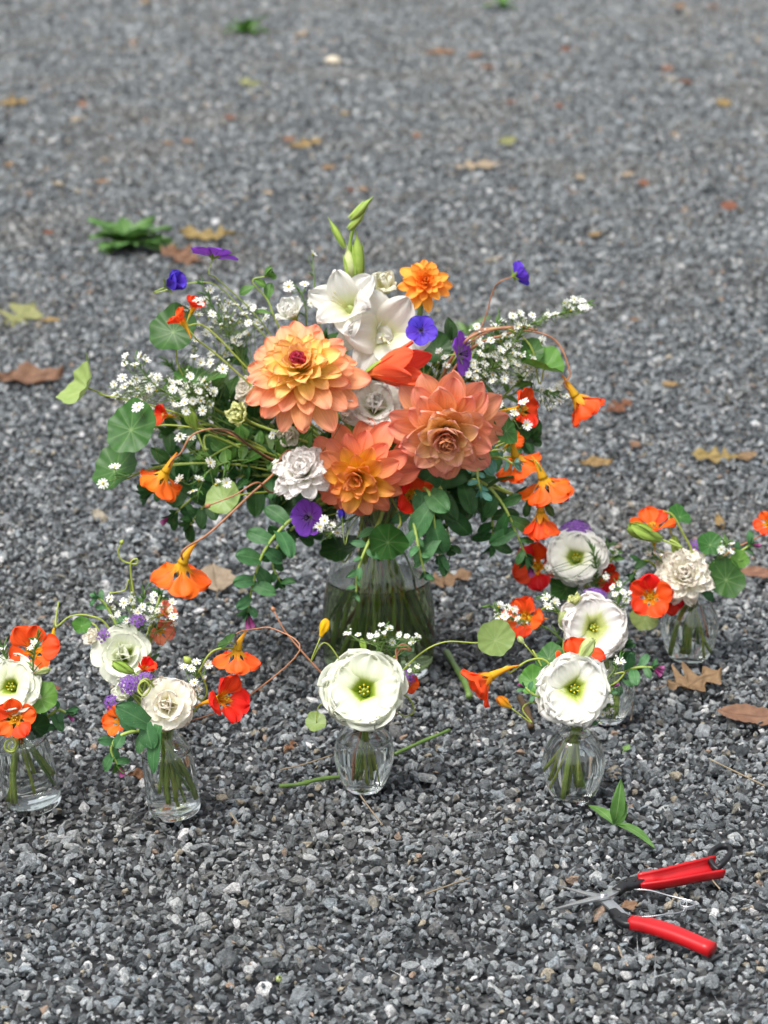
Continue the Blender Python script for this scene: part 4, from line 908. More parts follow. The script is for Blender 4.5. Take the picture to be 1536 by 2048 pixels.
bud('A', (683, 1030, -.115), 26, 18, (-.1, .9, .3), 'tiny violet cranesbill bud under the salmon dahlia', 'violet', name='cranesbill', cat='geranium', r=.0008, via=[(700, 1055, -.1), (730, 1020, -.05)])
# nasturtiums
nasturtium('A', (357, 634, -.05), 58, (-.6, .75, .2), 'small vermilion nasturtium with a yellow spur above a round leaf', 'vermil', via=[(395, 680, -.04), (440, 715, -.03), (560, 820, -.02)], spurdir=(.45, -.85, .2), open_=.7)
nasturtium('A', (390, 606, -.02), 50, (.3, .8, .3), 'red nasturtium half covered by white asters', 'red', via=[(420, 660, -.02), (560, 800, -.02)], open_=.7)
nasturtium('A', (322, 828, -.05), 50, (-.7, .2, .6), 'little red nasturtium deep among the aster stems', 'red', via=[(360, 830, -.04), (500, 900, -.03)], open_=.75)
nasturtium('A', (320, 962, -.10), 96, (-.42, -.62, -.42), 'orange nasturtium hanging from a bent reddish stem under the asters', 'orange', via=[(362, 905, -.10), (388, 868, -.09), (450, 862, -.08), (560, 925, -.05)], ms='stemr', spurdir=(.45, .88, 0))
nasturtium('A', (362, 1150, -.13), 118, (-.12, -.68, -.55), 'large orange nasturtium dangling low at the end of a long red stem', 'orange', via=[(420, 1065, -.12), (500, 990, -.10), (545, 950, -.08), (590, 900, -.04)], ms='stemr', spurdir=(.5, .8, -.2), r=.0016)
nasturtium('A', (1052, 815, -.02), 80, (.75, .2, .6), 'round red nasturtium dotted with aster blossoms', 'red', via=[(1000, 830, 0), (880, 900, 0)], roll=.4)
nasturtium('A', (1172, 815, .0), 104, (.62, -.62, -.25), 'orange-red nasturtium with golden cup drooping from a looping reddish stem', 'vermil', via=[(1140, 745, .0), (1110, 680, .01), (1040, 660, .02), (950, 665, .02), (880, 760, .01)], ms='stemr', spurdir=(-.45, .88, 0), open_=.72)
nasturtium('A', (1040, 930, -.07), 92, (.35, -.6, -.4), 'orange nasturtium crumpled over the blue-green honeywort tip', 'orange', via=[(1000, 890, -.05), (900, 930, -.03)], roll=.8)
nasturtium('A', (1028, 878, -.05), 50, (.4, .5, .6), 'small orange nasturtium beside the coral dahlia', 'orange', via=[(990, 900, -.04), (880, 930, -.02)], open_=.75)
nasturtium('A', (1094, 978, -.08), 106, (.28, -.7, -.42), 'orange nasturtium trumpet hanging above the dark honeywort leaves', 'orange', via=[(1060, 920, -.07), (1000, 915, -.05), (900, 950, -.02)], spurdir=(-.4, .85, .1))
nasturtium('A', (1084, 1052, -.085), 92, (.1, -.8, -.3), 'narrow orange-red nasturtium hanging lowest on the honeywort clump', 'vermil', via=[(1050, 1000, -.07), (960, 970, -.05), (860, 990, -.02)], open_=.6)
nasturtium('A', (828, 990, -.085), 82, (.4, -.1, .85), 'red nasturtium wedged against the salmon dahlia', 'red', roll=.5)
# nasturtium leaves
nleaf('A', (174, 775, -.03), 150, (-.85, .35, .4), 'pale round leaf turned edge-on at the outer tip of the bouquet', 'nlp', via=[(205, 790, -.03), (300, 810, -.04), (450, 860, -.04), (600, 930, -.02)], roll=.3, fold=.25, sx=.62)
nleaf('A', (262, 860, -.09), 110, (-.35, .25, .9), 'dark round nasturtium leaf with pale radiating veins', 'nl', via=[(330, 850, -.08), (450, 870, -.06), (600, 930, -.02)], cone=.05, wave=.06)
nleaf('A', (230, 942, -.07), 104, (-.4, .5, .75), 'round leaf behind a single aster below the dark veined leaf', 'nl', via=[(330, 930, -.06), (480, 930, -.05), (620, 960, -.02)], wave=.08)
nleaf('A', (346, 664, .0), 98, (-.15, .3, .9), 'round leaf under the small vermilion nasturtium', 'nl', via=[(358, 735, 0), (420, 810, 0), (600, 900, 0)])
nleaf('A', (402, 760, -.01), 104, (.0, .92, .35), 'round leaf seen nearly edge-on within the aster mass', 'nlb', via=[(420, 810, 0), (560, 900, 0)])
nleaf('A', (446, 1000, -.09), 70, (-.2, .3, .9), 'pale round leaf crossed by reddish nasturtium stems', 'nlp', via=[(480, 990, -.08), (600, 980, -.03)])
nleaf('A', (776, 1085, -.12), 82, (.15, -.3, .9), 'round leaf folded over the neck of the large vase', 'nl', via=[(800, 1050, -.11), (790, 1010, -.06)], fold=.3, roll=.6)
nleaf('A', (680, 1098, -.075), 84, (-.3, .75, .55), 'wide dull green leaf resting against the large vase neck', 'nld', via=[(720, 1060, -.06)], cone=.05)
nleaf('A', (1088, 738, -.01), 92, (.25, .8, .5), 'folded bright leaf below the looping stems', 'nlb', via=[(1060, 690, 0), (1000, 655, .01), (930, 690, .01), (860, 800, .01)], fold=.45, roll=1.2)
nleaf('A', (1062, 708, .0), 56, (.2, .4, .8), 'small green leaf between the pale asters and the folded bright leaf', 'nl', via=[(1020, 660, .01), (940, 680, .01), (860, 800, .01)], fold=.3)
nleaf('A', (872, 702, .01), 66, (.0, .3, .9), 'dark round leaf beside the violet cranesbill', 'nld')
nleaf('A', (1052, 855, -.0), 66, (.3, -.2, .8), 'dark leaf under the round red nasturtium', 'nld', via=[(980, 860, .0), (870, 900, 0)])
nleaf('A', (1012, 862, -.08), 64, (.6, .3, .7), 'green leaf pressed against the edge of the coral dahlia', 'nl', roll=1.0)
# honeywort
sprig('A', [(495, 1225, -.10), (508, 1160, -.105), (530, 1100, -.10), (575, 1045, -.09), (640, 1000, -.06)], 'honeywort sprig of blue-green oval leaves drooping beside the large vase', 13, 68, 'cer', .62, seed=3, bell=2, tip=5)
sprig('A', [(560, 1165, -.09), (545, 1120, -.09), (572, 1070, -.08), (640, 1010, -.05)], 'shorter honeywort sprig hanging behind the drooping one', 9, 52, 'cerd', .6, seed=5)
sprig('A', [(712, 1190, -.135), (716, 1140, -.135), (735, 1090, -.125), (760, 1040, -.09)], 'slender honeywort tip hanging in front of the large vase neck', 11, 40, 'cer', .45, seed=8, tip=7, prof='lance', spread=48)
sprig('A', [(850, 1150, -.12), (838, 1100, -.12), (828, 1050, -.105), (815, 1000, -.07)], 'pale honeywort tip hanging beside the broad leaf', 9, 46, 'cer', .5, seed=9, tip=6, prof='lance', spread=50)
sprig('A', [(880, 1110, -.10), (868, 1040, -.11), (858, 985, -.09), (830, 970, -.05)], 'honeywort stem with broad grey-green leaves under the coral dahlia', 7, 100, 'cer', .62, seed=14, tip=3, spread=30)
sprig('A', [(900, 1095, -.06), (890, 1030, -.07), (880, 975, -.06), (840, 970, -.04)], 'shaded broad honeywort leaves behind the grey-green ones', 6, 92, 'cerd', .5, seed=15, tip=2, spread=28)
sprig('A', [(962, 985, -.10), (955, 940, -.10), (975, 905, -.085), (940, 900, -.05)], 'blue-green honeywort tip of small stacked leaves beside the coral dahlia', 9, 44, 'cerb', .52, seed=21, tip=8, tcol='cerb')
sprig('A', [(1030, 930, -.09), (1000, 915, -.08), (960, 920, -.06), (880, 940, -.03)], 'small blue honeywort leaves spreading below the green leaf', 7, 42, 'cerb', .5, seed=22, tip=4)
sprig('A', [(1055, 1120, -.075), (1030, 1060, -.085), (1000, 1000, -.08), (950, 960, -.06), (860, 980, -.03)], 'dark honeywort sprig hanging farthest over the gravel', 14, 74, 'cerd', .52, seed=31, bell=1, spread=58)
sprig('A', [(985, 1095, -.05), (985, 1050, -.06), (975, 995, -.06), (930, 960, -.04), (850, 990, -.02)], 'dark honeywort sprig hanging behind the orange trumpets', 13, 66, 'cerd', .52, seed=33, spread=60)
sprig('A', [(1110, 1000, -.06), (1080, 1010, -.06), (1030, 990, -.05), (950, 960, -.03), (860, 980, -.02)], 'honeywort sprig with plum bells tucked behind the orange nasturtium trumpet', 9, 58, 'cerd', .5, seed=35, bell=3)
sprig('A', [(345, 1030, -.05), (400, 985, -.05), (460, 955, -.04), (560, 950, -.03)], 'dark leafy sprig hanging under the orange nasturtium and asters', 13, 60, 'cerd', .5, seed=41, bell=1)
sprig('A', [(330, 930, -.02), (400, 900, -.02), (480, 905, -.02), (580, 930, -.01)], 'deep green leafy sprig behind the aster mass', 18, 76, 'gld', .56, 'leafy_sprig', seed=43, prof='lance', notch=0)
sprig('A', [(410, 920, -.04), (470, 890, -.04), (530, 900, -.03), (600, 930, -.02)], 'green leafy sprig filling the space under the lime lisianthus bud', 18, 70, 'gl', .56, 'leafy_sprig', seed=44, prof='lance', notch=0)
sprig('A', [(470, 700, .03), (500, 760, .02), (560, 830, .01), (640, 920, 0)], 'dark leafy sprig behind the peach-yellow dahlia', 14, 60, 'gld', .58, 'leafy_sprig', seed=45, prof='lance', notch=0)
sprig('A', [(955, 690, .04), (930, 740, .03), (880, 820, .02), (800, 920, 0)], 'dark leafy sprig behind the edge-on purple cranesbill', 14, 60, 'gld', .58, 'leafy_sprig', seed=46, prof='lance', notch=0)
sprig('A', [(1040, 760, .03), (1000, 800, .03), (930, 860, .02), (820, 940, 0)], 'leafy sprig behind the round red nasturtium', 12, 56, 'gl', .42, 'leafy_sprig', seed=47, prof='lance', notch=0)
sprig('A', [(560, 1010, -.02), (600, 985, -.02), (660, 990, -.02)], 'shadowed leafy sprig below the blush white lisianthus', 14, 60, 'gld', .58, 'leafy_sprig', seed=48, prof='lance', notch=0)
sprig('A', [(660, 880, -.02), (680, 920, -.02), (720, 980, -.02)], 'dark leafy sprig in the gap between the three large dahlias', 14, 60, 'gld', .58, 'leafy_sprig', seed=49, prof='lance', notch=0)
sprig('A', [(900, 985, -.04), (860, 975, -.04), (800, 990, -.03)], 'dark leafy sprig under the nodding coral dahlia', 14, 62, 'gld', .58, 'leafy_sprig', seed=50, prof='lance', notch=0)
sprig('A', [(535, 552, .0), (505, 562, .0), (535, 600, .0), (556, 650, .0), (620, 760, 0)], 'cranesbill shoot with small toothed leaves beside the white half-open lisianthus', 7, 46, 'gl', .6, 'cranesbill_shoot', seed=51, tip=4, prof='obov', ms='stem', r=.0013)
# asters
asters('A', [(405, 570, .0), (440, 640, .0), (500, 740, .0), (600, 860, 0)], [(425, 620, 50, 42, 16), (490, 640, 42, 34, 12)], 'aster spray of white daisies below the flat purple cranesbill', seed=2, needles=40)
asters('A', [(270, 715, -.04), (310, 770, -.04), (400, 820, -.03), (560, 900, -.01)], [(268, 720, 26, 16, 5), (262, 778, 44, 26, 15), (320, 765, 26, 18, 4)], 'aster spray of small white daisies reaching past the dark veined leaf', seed=3)
asters('A', [(370, 740, -.06), (390, 800, -.06), (450, 860, -.04), (580, 930, -.01)], [(385, 790, 44, 38, 20), (420, 735, 50, 30, 4)], 'aster spray in the middle of the bouquet flank over the green bud', seed=4, nb=40, needles=40)
asters('A', [(395, 990, -.08), (420, 940, -.07), (490, 920, -.05), (600, 940, -.02)], [(370, 880, 16, 10, 2), (440, 968, 16, 6, 2)], 'aster spray with scattered single daisies behind the hanging orange nasturtium', dpx=28, extra=[(398, 960), (385, 982), (420, 925), (360, 960)], seed=5)
asters('A', [(210, 965, -.10), (260, 950, -.09), (360, 930, -.07), (520, 930, -.04), (620, 950, -.02)], [], 'thin aster spray with two daisies lying over the round leaf', dpx=28, extra=[(230, 935), (206, 967), (276, 815)], seed=6, needles=10)
asters('A', [(626, 508, .04), (630, 580, .03), (650, 700, .02), (700, 860, 0)], [], 'single white daisy on a stem standing alone above the white lisianthus', dpx=26, extra=[(626, 508)], seed=7, needles=4)
asters('A', [(590, 570, .01), (610, 610, .01), (620, 700, .01), (680, 860, 0)], [(620, 590, 20, 16, 1)], 'aster spray with two daisies against the white half-open lisianthus', dpx=26, extra=[(577, 573), (609, 570)], seed=8, needles=12)
asters('A', [(1045, 660, .0), (1010, 710, .0), (950, 770, .01), (850, 880, 0)], [(1005, 720, 60, 50, 34), (1045, 640, 26, 16, 8), (960, 745, 26, 16, 6)], 'dense aster spray of white blossoms beneath the looping stems', seed=9, dpx=22, needles=50)
asters('A', [(1178, 605, .03), (1130, 625, .03), (1080, 642, .03), (980, 690, .02), (860, 840, 0)], [(1152, 610, 26, 12, 13), (1100, 632, 16, 8, 5)], 'aster plume stretching out to a tip beyond the looping stems', seed=10, dpx=21, face=(.4, .4, .6), dyr=.01)
asters('A', [(1115, 790, .04), (1070, 780, .03), (1000, 800, .02), (880, 880, 0)], [(1105, 795, 30, 24, 9), (1075, 690, 16, 12, 4)], 'aster spray fading behind the round red nasturtium', seed=11)
asters('A', [(1046, 806, -.07), (1035, 830, -.06), (1000, 860, -.04), (900, 930, -.02)], [], 'short aster stem with daisies lying on the round red nasturtium', dpx=26, extra=[(1048, 806), (1028, 828), (1052, 850), (1000, 808)], seed=12, needles=6)
asters('A', [(655, 1070, -.11), (680, 1050, -.10), (730, 1020, -.06)], [(655, 1056, 30, 16, 7)], 'little aster cluster hanging beside the lilac cranesbill', seed=13, dpx=25, needles=10)
asters('A', [(560, 935, -.10), (580, 960, -.07), (660, 990, -.03)], [(880, 720, 20, 20, 3, .08)], 'aster stem whose blossoms peep around the blush lisianthus and dark round leaf', dpx=22, extra=[(552, 925), (560, 990), (700, 800), (690, 830), (545, 870)], seed=14, needles=6)
# loose stems
tendril('A', [(420, 1010, -.11), (470, 990, -.11), (515, 965, -.10), (545, 985, -.08), (600, 960, -.03)], 'short reddish tendril ending in a pale bud below the asters', .0012, 'stemr', tip=.006)
tendril('A', [(930, 690, .0), (985, 660, .0), (1050, 655, .0), (1015, 668, .01), (940, 700, .01), (850, 820, 0)], 'reddish nasturtium stem looping back over the asters', .0017, 'stemr')
tendril('A', [(1075, 660, .005), (1010, 655, .0), (945, 672, .0), (905, 715, -.01), (850, 820, 0)], 'pale brown stem running under the looping reddish stem', .002, 'stemr')
tendril('A', [(455, 872, -.08), (420, 860, -.09), (460, 862, -.09), (510, 900, -.07), (560, 930, -.04), (640, 960, -.02)], 'brown nasturtium stem bending behind the closed green bud', .0015, 'stemb')
# ================================================================== centre bud vase
lisianthus('B', (727, 1376, -.03), 148, (-.07, .32, .92), 'large white lisianthus with a yellow-green throat in front of the large vase', 'lgreen', 'open', seed=11, throat=.32, frill=.036, r=.003)
bud('B', (648, 1256, .0), 36, 24, (.35, .9, .1), 'yellow nasturtium bud on a thin arched stem', 'yellow', name='nasturtium_bud', via=[(648, 1285, .0), (680, 1322, .0), (712, 1400, 0)], sepals=False, r=.0009, ms='stemy')
asters('B', [(770, 1255, .0), (765, 1290, .0), (750, 1350, .0), (735, 1420, 0)], [(770, 1270, 34, 20, 7), (825, 1278, 14, 12, 4), (705, 1265, 14, 10, 2)], 'aster spray standing up behind the large white lisianthus', seed=21, dpx=20, needles=20)
asters('B', [(830, 1335, .0), (808, 1350, .0), (760, 1400, .0)], [(828, 1335, 16, 8, 3)], 'short budded aster stem poking out beside the large white lisianthus', seed=22, dpx=14, needles=4)
verbena('B', (820, 1352, -.0), 30, (.6, .3, .7), 'small purple verbena head beside the large white lisianthus', n=18)
nasturtium('B', (822, 1366, .01), 46, (.7, 0, .7), 'orange nasturtium bloom mostly hidden behind the large white lisianthus', 'vermil', open_=.7)
nleaf('B', (990, 1281, .0), 76, (.2, .15, .9), 'round pale leaf on a long arching stem beside the large vase', 'nlp', via=[(952, 1286, .0), (890, 1284, .0), (840, 1308, .0), (790, 1360, 0), (745, 1430, 0)], r=.001, lead=0, wave=.05)
nleaf('B', (632, 1447, .0), 44, (-.1, .55, .8), 'small round leaf hanging low by the centre bud vase', 'nlp', via=[(640, 1410, .0), (690, 1400, .0), (718, 1450, 0)], r=.0006, lead=0)
nleaf('B', (800, 1300, .02), 56, (.3, .4, .8), 'dark oval leaf behind the standing aster spray', 'nld', sx=.7)
bud('B', (727, 1292, .01), 32, 16, (-.25, .95, .1), 'slim green lisianthus bud above the large white lisianthus', 'podg', sepals=False)
tendril('B', [(795, 1325, -.005), (792, 1300, .0), (806, 1288, .0), (822, 1300, .0), (800, 1300, .01), (786, 1330, 0), (745, 1420, 0)], 'curled brown tendril behind the large white lisianthus', .0013, 'stemr')
tendril('B', [(788, 1418, -.0), (808, 1432, .0), (827, 1425, .0), (822, 1402, .0), (800, 1390, 0), (748, 1420, 0)], 'hooked green tendril below the large white lisianthus', .0011, 'stemy')
tendril('B', [(548, 1222, .03), (570, 1262, .02), (610, 1310, .01), (660, 1365, .0), (715, 1430, 0)], 'straight brown nasturtium stem with a withered tip leaning from the centre vase', .0012, 'stemr', tip=.005)
# ================================================================== right front bud vase
lisianthus('C', (1150, 1377, -.025), 124, (.0, .12, .97), 'pure white lisianthus with fringed petals above the bud vase by the weed', 'lwhite', 'open', seed=12, throat=.2, frill=.045, r=.003)
nasturtium('C', (955, 1368, -.01), 100, (-.78, -.45, .1), 'orange nasturtium trumpet held out sideways over the gravel', 'vermil', via=[(1020, 1345, .0), (1060, 1320, .0), (1100, 1330, .0), (1138, 1430, 0)], spurdir=(.9, .42, 0), spur=1.2, open_=.75)
bud('C', (1008, 1405, -.01), 34, 24, (-.8, .6, .2), 'yellow and orange nasturtium bud below the sideways trumpet', 'spur', name='nasturtium_bud', via=[(1045, 1418, .0), (1070, 1405, .0), (1130, 1430, 0)], sepals=False, ms='stemy', r=.001)
nleaf('C', (1065, 1364, .0), 58, (-.2, .3, .9), 'round leaf behind the small honeywort by the fringed white lisianthus', 'nlb')
nleaf('C', (1098, 1318, .02), 60, (-.3, .6, .7), 'round green leaf over the red nasturtium and the fringed lisianthus', 'nl')
sprig('C', [(1050, 1375, -.02), (1068, 1390, -.02), (1090, 1400, -.01), (1130, 1440, 0)], 'honeywort shoot with a pink bell beside the fringed white lisianthus', 7, 34, 'cer', .55, seed=61, tip=3, bell=1)
sprig('C', [(1225, 1375, .0), (1215, 1390, .0), (1190, 1410, .0), (1155, 1450, 0)], 'honeywort shoot with plum bells on the flank of the fringed lisianthus', 6, 34, 'cer', .5, seed=62, tip=3, bell=1)
nasturtium('C', (1158, 1312, .02), 96, (.1, .75, .5), 'red nasturtium peeking over the fringed white lisianthus', 'vermil')
bud('C', (1172, 1302, .0), 58, 34, (.45, .85, .2), 'pale green pointed leafy bud above the fringed white lisianthus', 'podw', sepals=False)
asters('C', [(1225, 1408, -.0), (1205, 1420, .0), (1165, 1455, 0)], [(1218, 1410, 12, 16, 4)], 'aster twig with daisies under the fringed white lisianthus', seed=31, dpx=20, needles=5, extra=[(1205, 1428)])
asters('C', [(1240, 1320, .02), (1225, 1345, .02), (1180, 1400, .0)], [(1238, 1322, 8, 12, 2)], 'aster twig standing between the fringed lisianthus and plum bells', seed=32, dpx=24, needles=5)
bud('C', (1042, 1280, .02), 18, 14, (-.6, .7, .2), 'tiny pale bud on a thin yellow-green stem', 'podw', sepals=False, via=[(1065, 1300, .02), (1090, 1345, .01), (1140, 1440, 0)], r=.0009, ms='stemy')
tendril('C', [(1228, 1348, .0), (1248, 1345, .0), (1236, 1362, .0), (1205, 1385, .0), (1160, 1450, 0)], 'curled green tendril beside the fringed white lisianthus', .0011, 'stemy')
# ================================================================== right rear bud vase
lisianthus('D', (1368, 1148, -.025), 104, (-.04, .42, .9), 'cream double lisianthus above the bud vase behind the brown oak leaf', 'lcream', 'double', seed=13, frill=.05)
nasturtium('D', (1300, 1193, -.045), 86, (-.12, .12, .95), 'bright red nasturtium facing outward below the cream double lisianthus', 'red', roll=.5)
nasturtium('D', (1343, 1203, -.035), 62, (.5, -.3, .8), 'darker red nasturtium tucked behind the bright red one', 'deep', roll=.2, open_=.75)
nasturtium('D', (1305, 1045, .01), 86, (-.1, .85, .4), 'orange nasturtium behind the fat green lisianthus bud', 'vermil')
bud('D', (1290, 1066, -.02), 72, 40, (-.9, .35, .2), 'fat green lisianthus bud lying sideways', 'podg', via=[(1340, 1080, -.01), (1375, 1120, 0), (1378, 1180, 0)], r=.0018)
bud('D', (1352, 1100, -.0), 56, 20, (-.15, .95, .1), 'slender green lisianthus bud behind the cream double lisianthus', 'podg')
nleaf('D', (1452, 1160, -.01), 80, (.15, .2, .95), 'dark round leaf with pale veins beside the cream double lisianthus', 'nl', cone=.04)
nleaf('D', (1420, 1090, .0), 50, (.0, .2, .95), 'small round leaf standing upright near the asters', 'nl')
nleaf('D', (1478, 1120, .01), 42, (.4, .3, .8), 'small round leaf at the outer tip of the arrangement', 'nlb')
nleaf('D', (1360, 1034, .02), 50, (.3, .6, .6), 'round leaf on top of the arched stems', 'nl', via=[(1340, 1030, .02), (1340, 1060, .01), (1375, 1150, 0)])
nleaf('D', (1290, 1238, .0), 56, (-.2, .1, .9), 'pale round leaf under the bright red nasturtium', 'nlp', via=[(1330, 1180, .01), (1372, 1195, 0)])
verbena('D', (1394, 1090, .02), 34, (.1, .6, .7), 'purple verbena behind the cream double lisianthus', n=18)
asters('D', [(1455, 1085, .0), (1440, 1110, .0), (1400, 1170, 0)], [(1450, 1095, 20, 14, 4)], 'aster twig beside the small upright round leaf', seed=41, dpx=21)
asters('D', [(1300, 1105, .0), (1330, 1130, .0), (1365, 1185, 0)], [(1312, 1110, 16, 10, 3)], 'aster twig beneath the fat green lisianthus bud', seed=42, dpx=18)
sprig('D', [(1500, 1090, .03), (1470, 1110, .02), (1430, 1140, .01), (1390, 1180, 0)], 'leafy shoot with pink tip spreading past the dark veined round leaf', 8, 44, 'cer', .5, seed=71, bell=1)
sprig('D', [(1265, 1150, .02), (1290, 1120, .01), (1330, 1150, .01), (1370, 1190, 0)], 'leafy shoot hanging between the fat bud and red nasturtium', 6, 50, 'cerd', .5, seed=72)
tendril('D', [(1326, 1022, .0), (1345, 1030, .0), (1365, 1065, .0), (1385, 1110, .0), (1380, 1180, 0)], 'arched pale green stems above the cream double lisianthus', .0015, 'stemy')
nasturtium('D', (1532, 1045, .06), 48, (-.5, .3, .8), 'vermilion nasturtium far out on a thin reddish stem', 'vermil', via=[(1505, 1080, .06), (1450, 1110, .03), (1395, 1180, 0)], ms='stemr')
# ================================================================== middle right bud vases
lisianthus('E', (1190, 1255, -.02), 108, (.08, .05, .97), 'blush white lisianthus with a tiny yellow throat', 'lpink', 'open', seed=14, throat=.13, frill=.042)
verbena('E', (1190, 1192, .03), 48, (.0, .7, .7), 'bright purple verbena on top of the blush white lisianthus', n=30)
nasturtium('E', (1046, 1232, .0), 84, (-.45, .25, .8), 'orange-red nasturtium half covered in asters and turned away', 'vermil', via=[(1090, 1215, .02), (1130, 1240, .02), (1200, 1340, 0)], spurdir=(.95, .1, .1))
asters('E', [(985, 1215, -.01), (1020, 1235, .0), (1100, 1260, .0), (1195, 1350, 0)], [(1010, 1222, 22, 16, 7), (1040, 1245, 16, 10, 2)], 'aster spray lying across the orange-red nasturtium', seed=51, dpx=22)
asters('E', [(1090, 1192, .0), (1120, 1225, .0), (1200, 1340, 0)], [(1105, 1205, 22, 12, 2)], 'aster twig with a wide open daisy near the frilly green bud', seed=52, dpx=26, extra=[(1092, 1197)])
asters('E', [(1240, 1170, .01), (1235, 1210, .0), (1215, 1320, 0)], [(1240, 1185, 22, 18, 6)], 'aster spray between the red nasturtium and purple verbena', seed=53, dpx=20)
lisianthus('E', (1150, 1202, -.005), 36, (-.35, .75, .4), 'frilly lime lisianthus bud beside the bright purple verbena', 'lime', 'half', seed=15, frill=.09)
bud('E', (1128, 1243, -.005), 40, 30, (-.1, .95, .2), 'plump yellow-green bud beside the blush white lisianthus', 'podw')
sprig('E', [(1305, 1335, -.02), (1275, 1335, -.02), (1245, 1345, -.01), (1215, 1370, 0)], 'honeywort sprig with magenta bells over bare gravel', 8, 50, 'cer', .55, seed=81, bell=3, tip=3)
sprig('E', [(1130, 1290, .01), (1150, 1305, .01), (1200, 1350, 0)], 'dark leafy shoot beneath the blush white lisianthus', 7, 44, 'cerd', .5, seed=82)
sprig('E', [(1250, 1290, .01), (1240, 1310, .01), (1215, 1350, 0)], 'dark leafy shoot beside the rim of the half hidden vase', 6, 48, 'cerd', .5, seed=83)
lisianthus('J', (1152, 1112, -.02), 108, (-.05, .32, .92), 'white lisianthus with wide yellow-green throat beside a deep red nasturtium', 'lwhite', 'open', seed=16, throat=.34, frill=.034)
nasturtium('J', (1070, 1132, -.01), 92, (-.25, .1, .9), 'deep red nasturtium shaded under the honeywort', 'deep', roll=.3)
nasturtium('J', (1212, 1152, .0), 60, (.4, .0, .8), 'deep red nasturtium peeping out behind the wide-throated lisianthus', 'deep')
verbena('J', (1152, 1058, .02), 62, (.0, .85, .4), 'flat purple verbena head behind the wide-throated lisianthus', n=34)
nleaf('J', (1132, 1178, -.02), 72, (-.3, .5, .8), 'dark folded leaf beneath the wide-throated lisianthus', 'nl', fold=.3)
asters('J', [(1182, 1090, -.035), (1192, 1130, -.035), (1190, 1180, -.02), (1180, 1220, 0)], [(1195, 1150, 20, 10, 3), (1098, 1140, 10, 8, 2)], 'budded green aster spike crossing the wide-throated lisianthus', seed=55, dpx=20, needles=60)
asters('J', [(1215, 1085, .02), (1205, 1130, .01), (1185, 1210, 0)], [(1215, 1110, 22, 28, 5)], 'aster twig behind the wide-throated lisianthus', seed=56, dpx=19)
sprig('J', [(1230, 1110, .02), (1210, 1140, .02), (1185, 1210, 0)], 'green shoot behind the aster twig and deep red nasturtium', 6, 44, 'gl', .4, 'leafy_sprig', seed=84, prof='lance', notch=0)
# ================================================================== leaning bottle
lisianthus('F', (18, 1372, -.02), 112, (-.15, .2, .95), 'cream white lisianthus over the leaning bottle', 'lgreen', 'open', seed=17, frill=.02)
nasturtium('F', (64, 1296, .01), 100, (.1, .35, .9), 'large red-orange nasturtium standing tallest above the leaning bottle', 'vermil', roll=.3)
nasturtium('F', (28, 1436, -.04), 80, (-.05, .1, .97), 'small coral-red nasturtium at the neck of the leaning bottle', 'vermil', roll=.6)
verbena('F', (40, 1326, .035), 62, (.0, .8, .6), 'purple verbena between the tall nasturtium and cream lisianthus', n=34)
nleaf('F', (82, 1398, -.02), 66, (.1, .35, .9), 'bright green round leaf glowing beside the cream lisianthus', 'nlb', cone=.05)
nleaf('F', (70, 1455, -.01), 56, (.3, -.2, .9), 'dark leaf over the shoulder of the leaning bottle', 'nld')
sprig('F', [(132, 1425, .0), (115, 1420, .0), (90, 1440, .0), (68, 1470, 0)], 'honeywort sprig reaching over gravel beside the leaning bottle', 7, 46, 'cer', .55, seed=91, bell=1, tip=3)
bud('F', (86, 1342, -.01), 32, 16, (.85, .3, .2), 'pale green bud beside the purple verbena of the leaning bottle', 'podw', sepals=False)
asters('F', [(75, 1275, -.02), (68, 1310, -.02), (62, 1390, .0)], [(72, 1295, 14, 16, 2)], 'budded aster twig crossing the tall red-orange nasturtium', seed=61, dpx=18)
asters('F', [(4, 1290, .0), (20, 1340, .0), (45, 1430, 0)], [(8, 1300, 10, 8, 2)], 'aster twig above the cream lisianthus of the leaning bottle', seed=62, dpx=20)
tendril('F', [(22, 1485, -.045), (17, 1494, -.045), (24, 1500, -.045), (32, 1490, -.045), (27, 1478, -.045), (12, 1484, -.045), (12, 1500, -.045), (28, 1502, -.045), (34, 1480, -.04), (40, 1460, -.02)], 'coiled pale tendril at the neck of the leaning bottle', .0012, 'stemy')
# ================================================================== second bottle
lisianthus('H', (333, 1408, -.03), 100, (.0, .2, .95), 'cream rose-like lisianthus above the bottle with the hanging leaf', 'lcream', 'rose', seed=18, frill=.03)
lisianthus('H', (322, 1372, .0), 48, (.0, .7, .6), 'blush cream lisianthus bud behind the rose-like one', 'lcream', 'half', seed=19)
lisianthus('H', (252, 1382, -.005), 72, (-.3, .3, .85), 'white lisianthus behind the purple verbena clusters', 'lgreen', 'half', seed=20)
verbena('H', (258, 1368, -.03), 42, (-.1, .5, .8), 'purple verbena pressed on the white lisianthus of the bottle', n=26)
verbena('H', (220, 1404, -.02), 32, (-.5, .3, .8), 'small purple verbena over the brown-orange nasturtium', n=20)
verbena('H', (292, 1352, -.01), 34, (.1, .8, .4), 'purple verbena below the little red nasturtium bud', n=20)
nasturtium('H', (455, 1395, -.02), 98, (.75, .2, .65), 'scarlet nasturtium opening outward on a pale stem beside the rose-like lisianthus', 'red', via=[(395, 1415, -.01), (368, 1440, 0)], spurdir=(-.95, -.2, 0))
nasturtium('H', (474, 1318, .01), 92, (-.02, -.68, -.42), 'orange-red nasturtium nodding from an arched pink stem above the scarlet one', 'vermil', via=[(510, 1258, .02), (548, 1258, .02), (600, 1300, .0), (500, 1390, .0), (420, 1430, 0)], ms='stemr', r=.0009, spurdir=(.45, .88, 0))
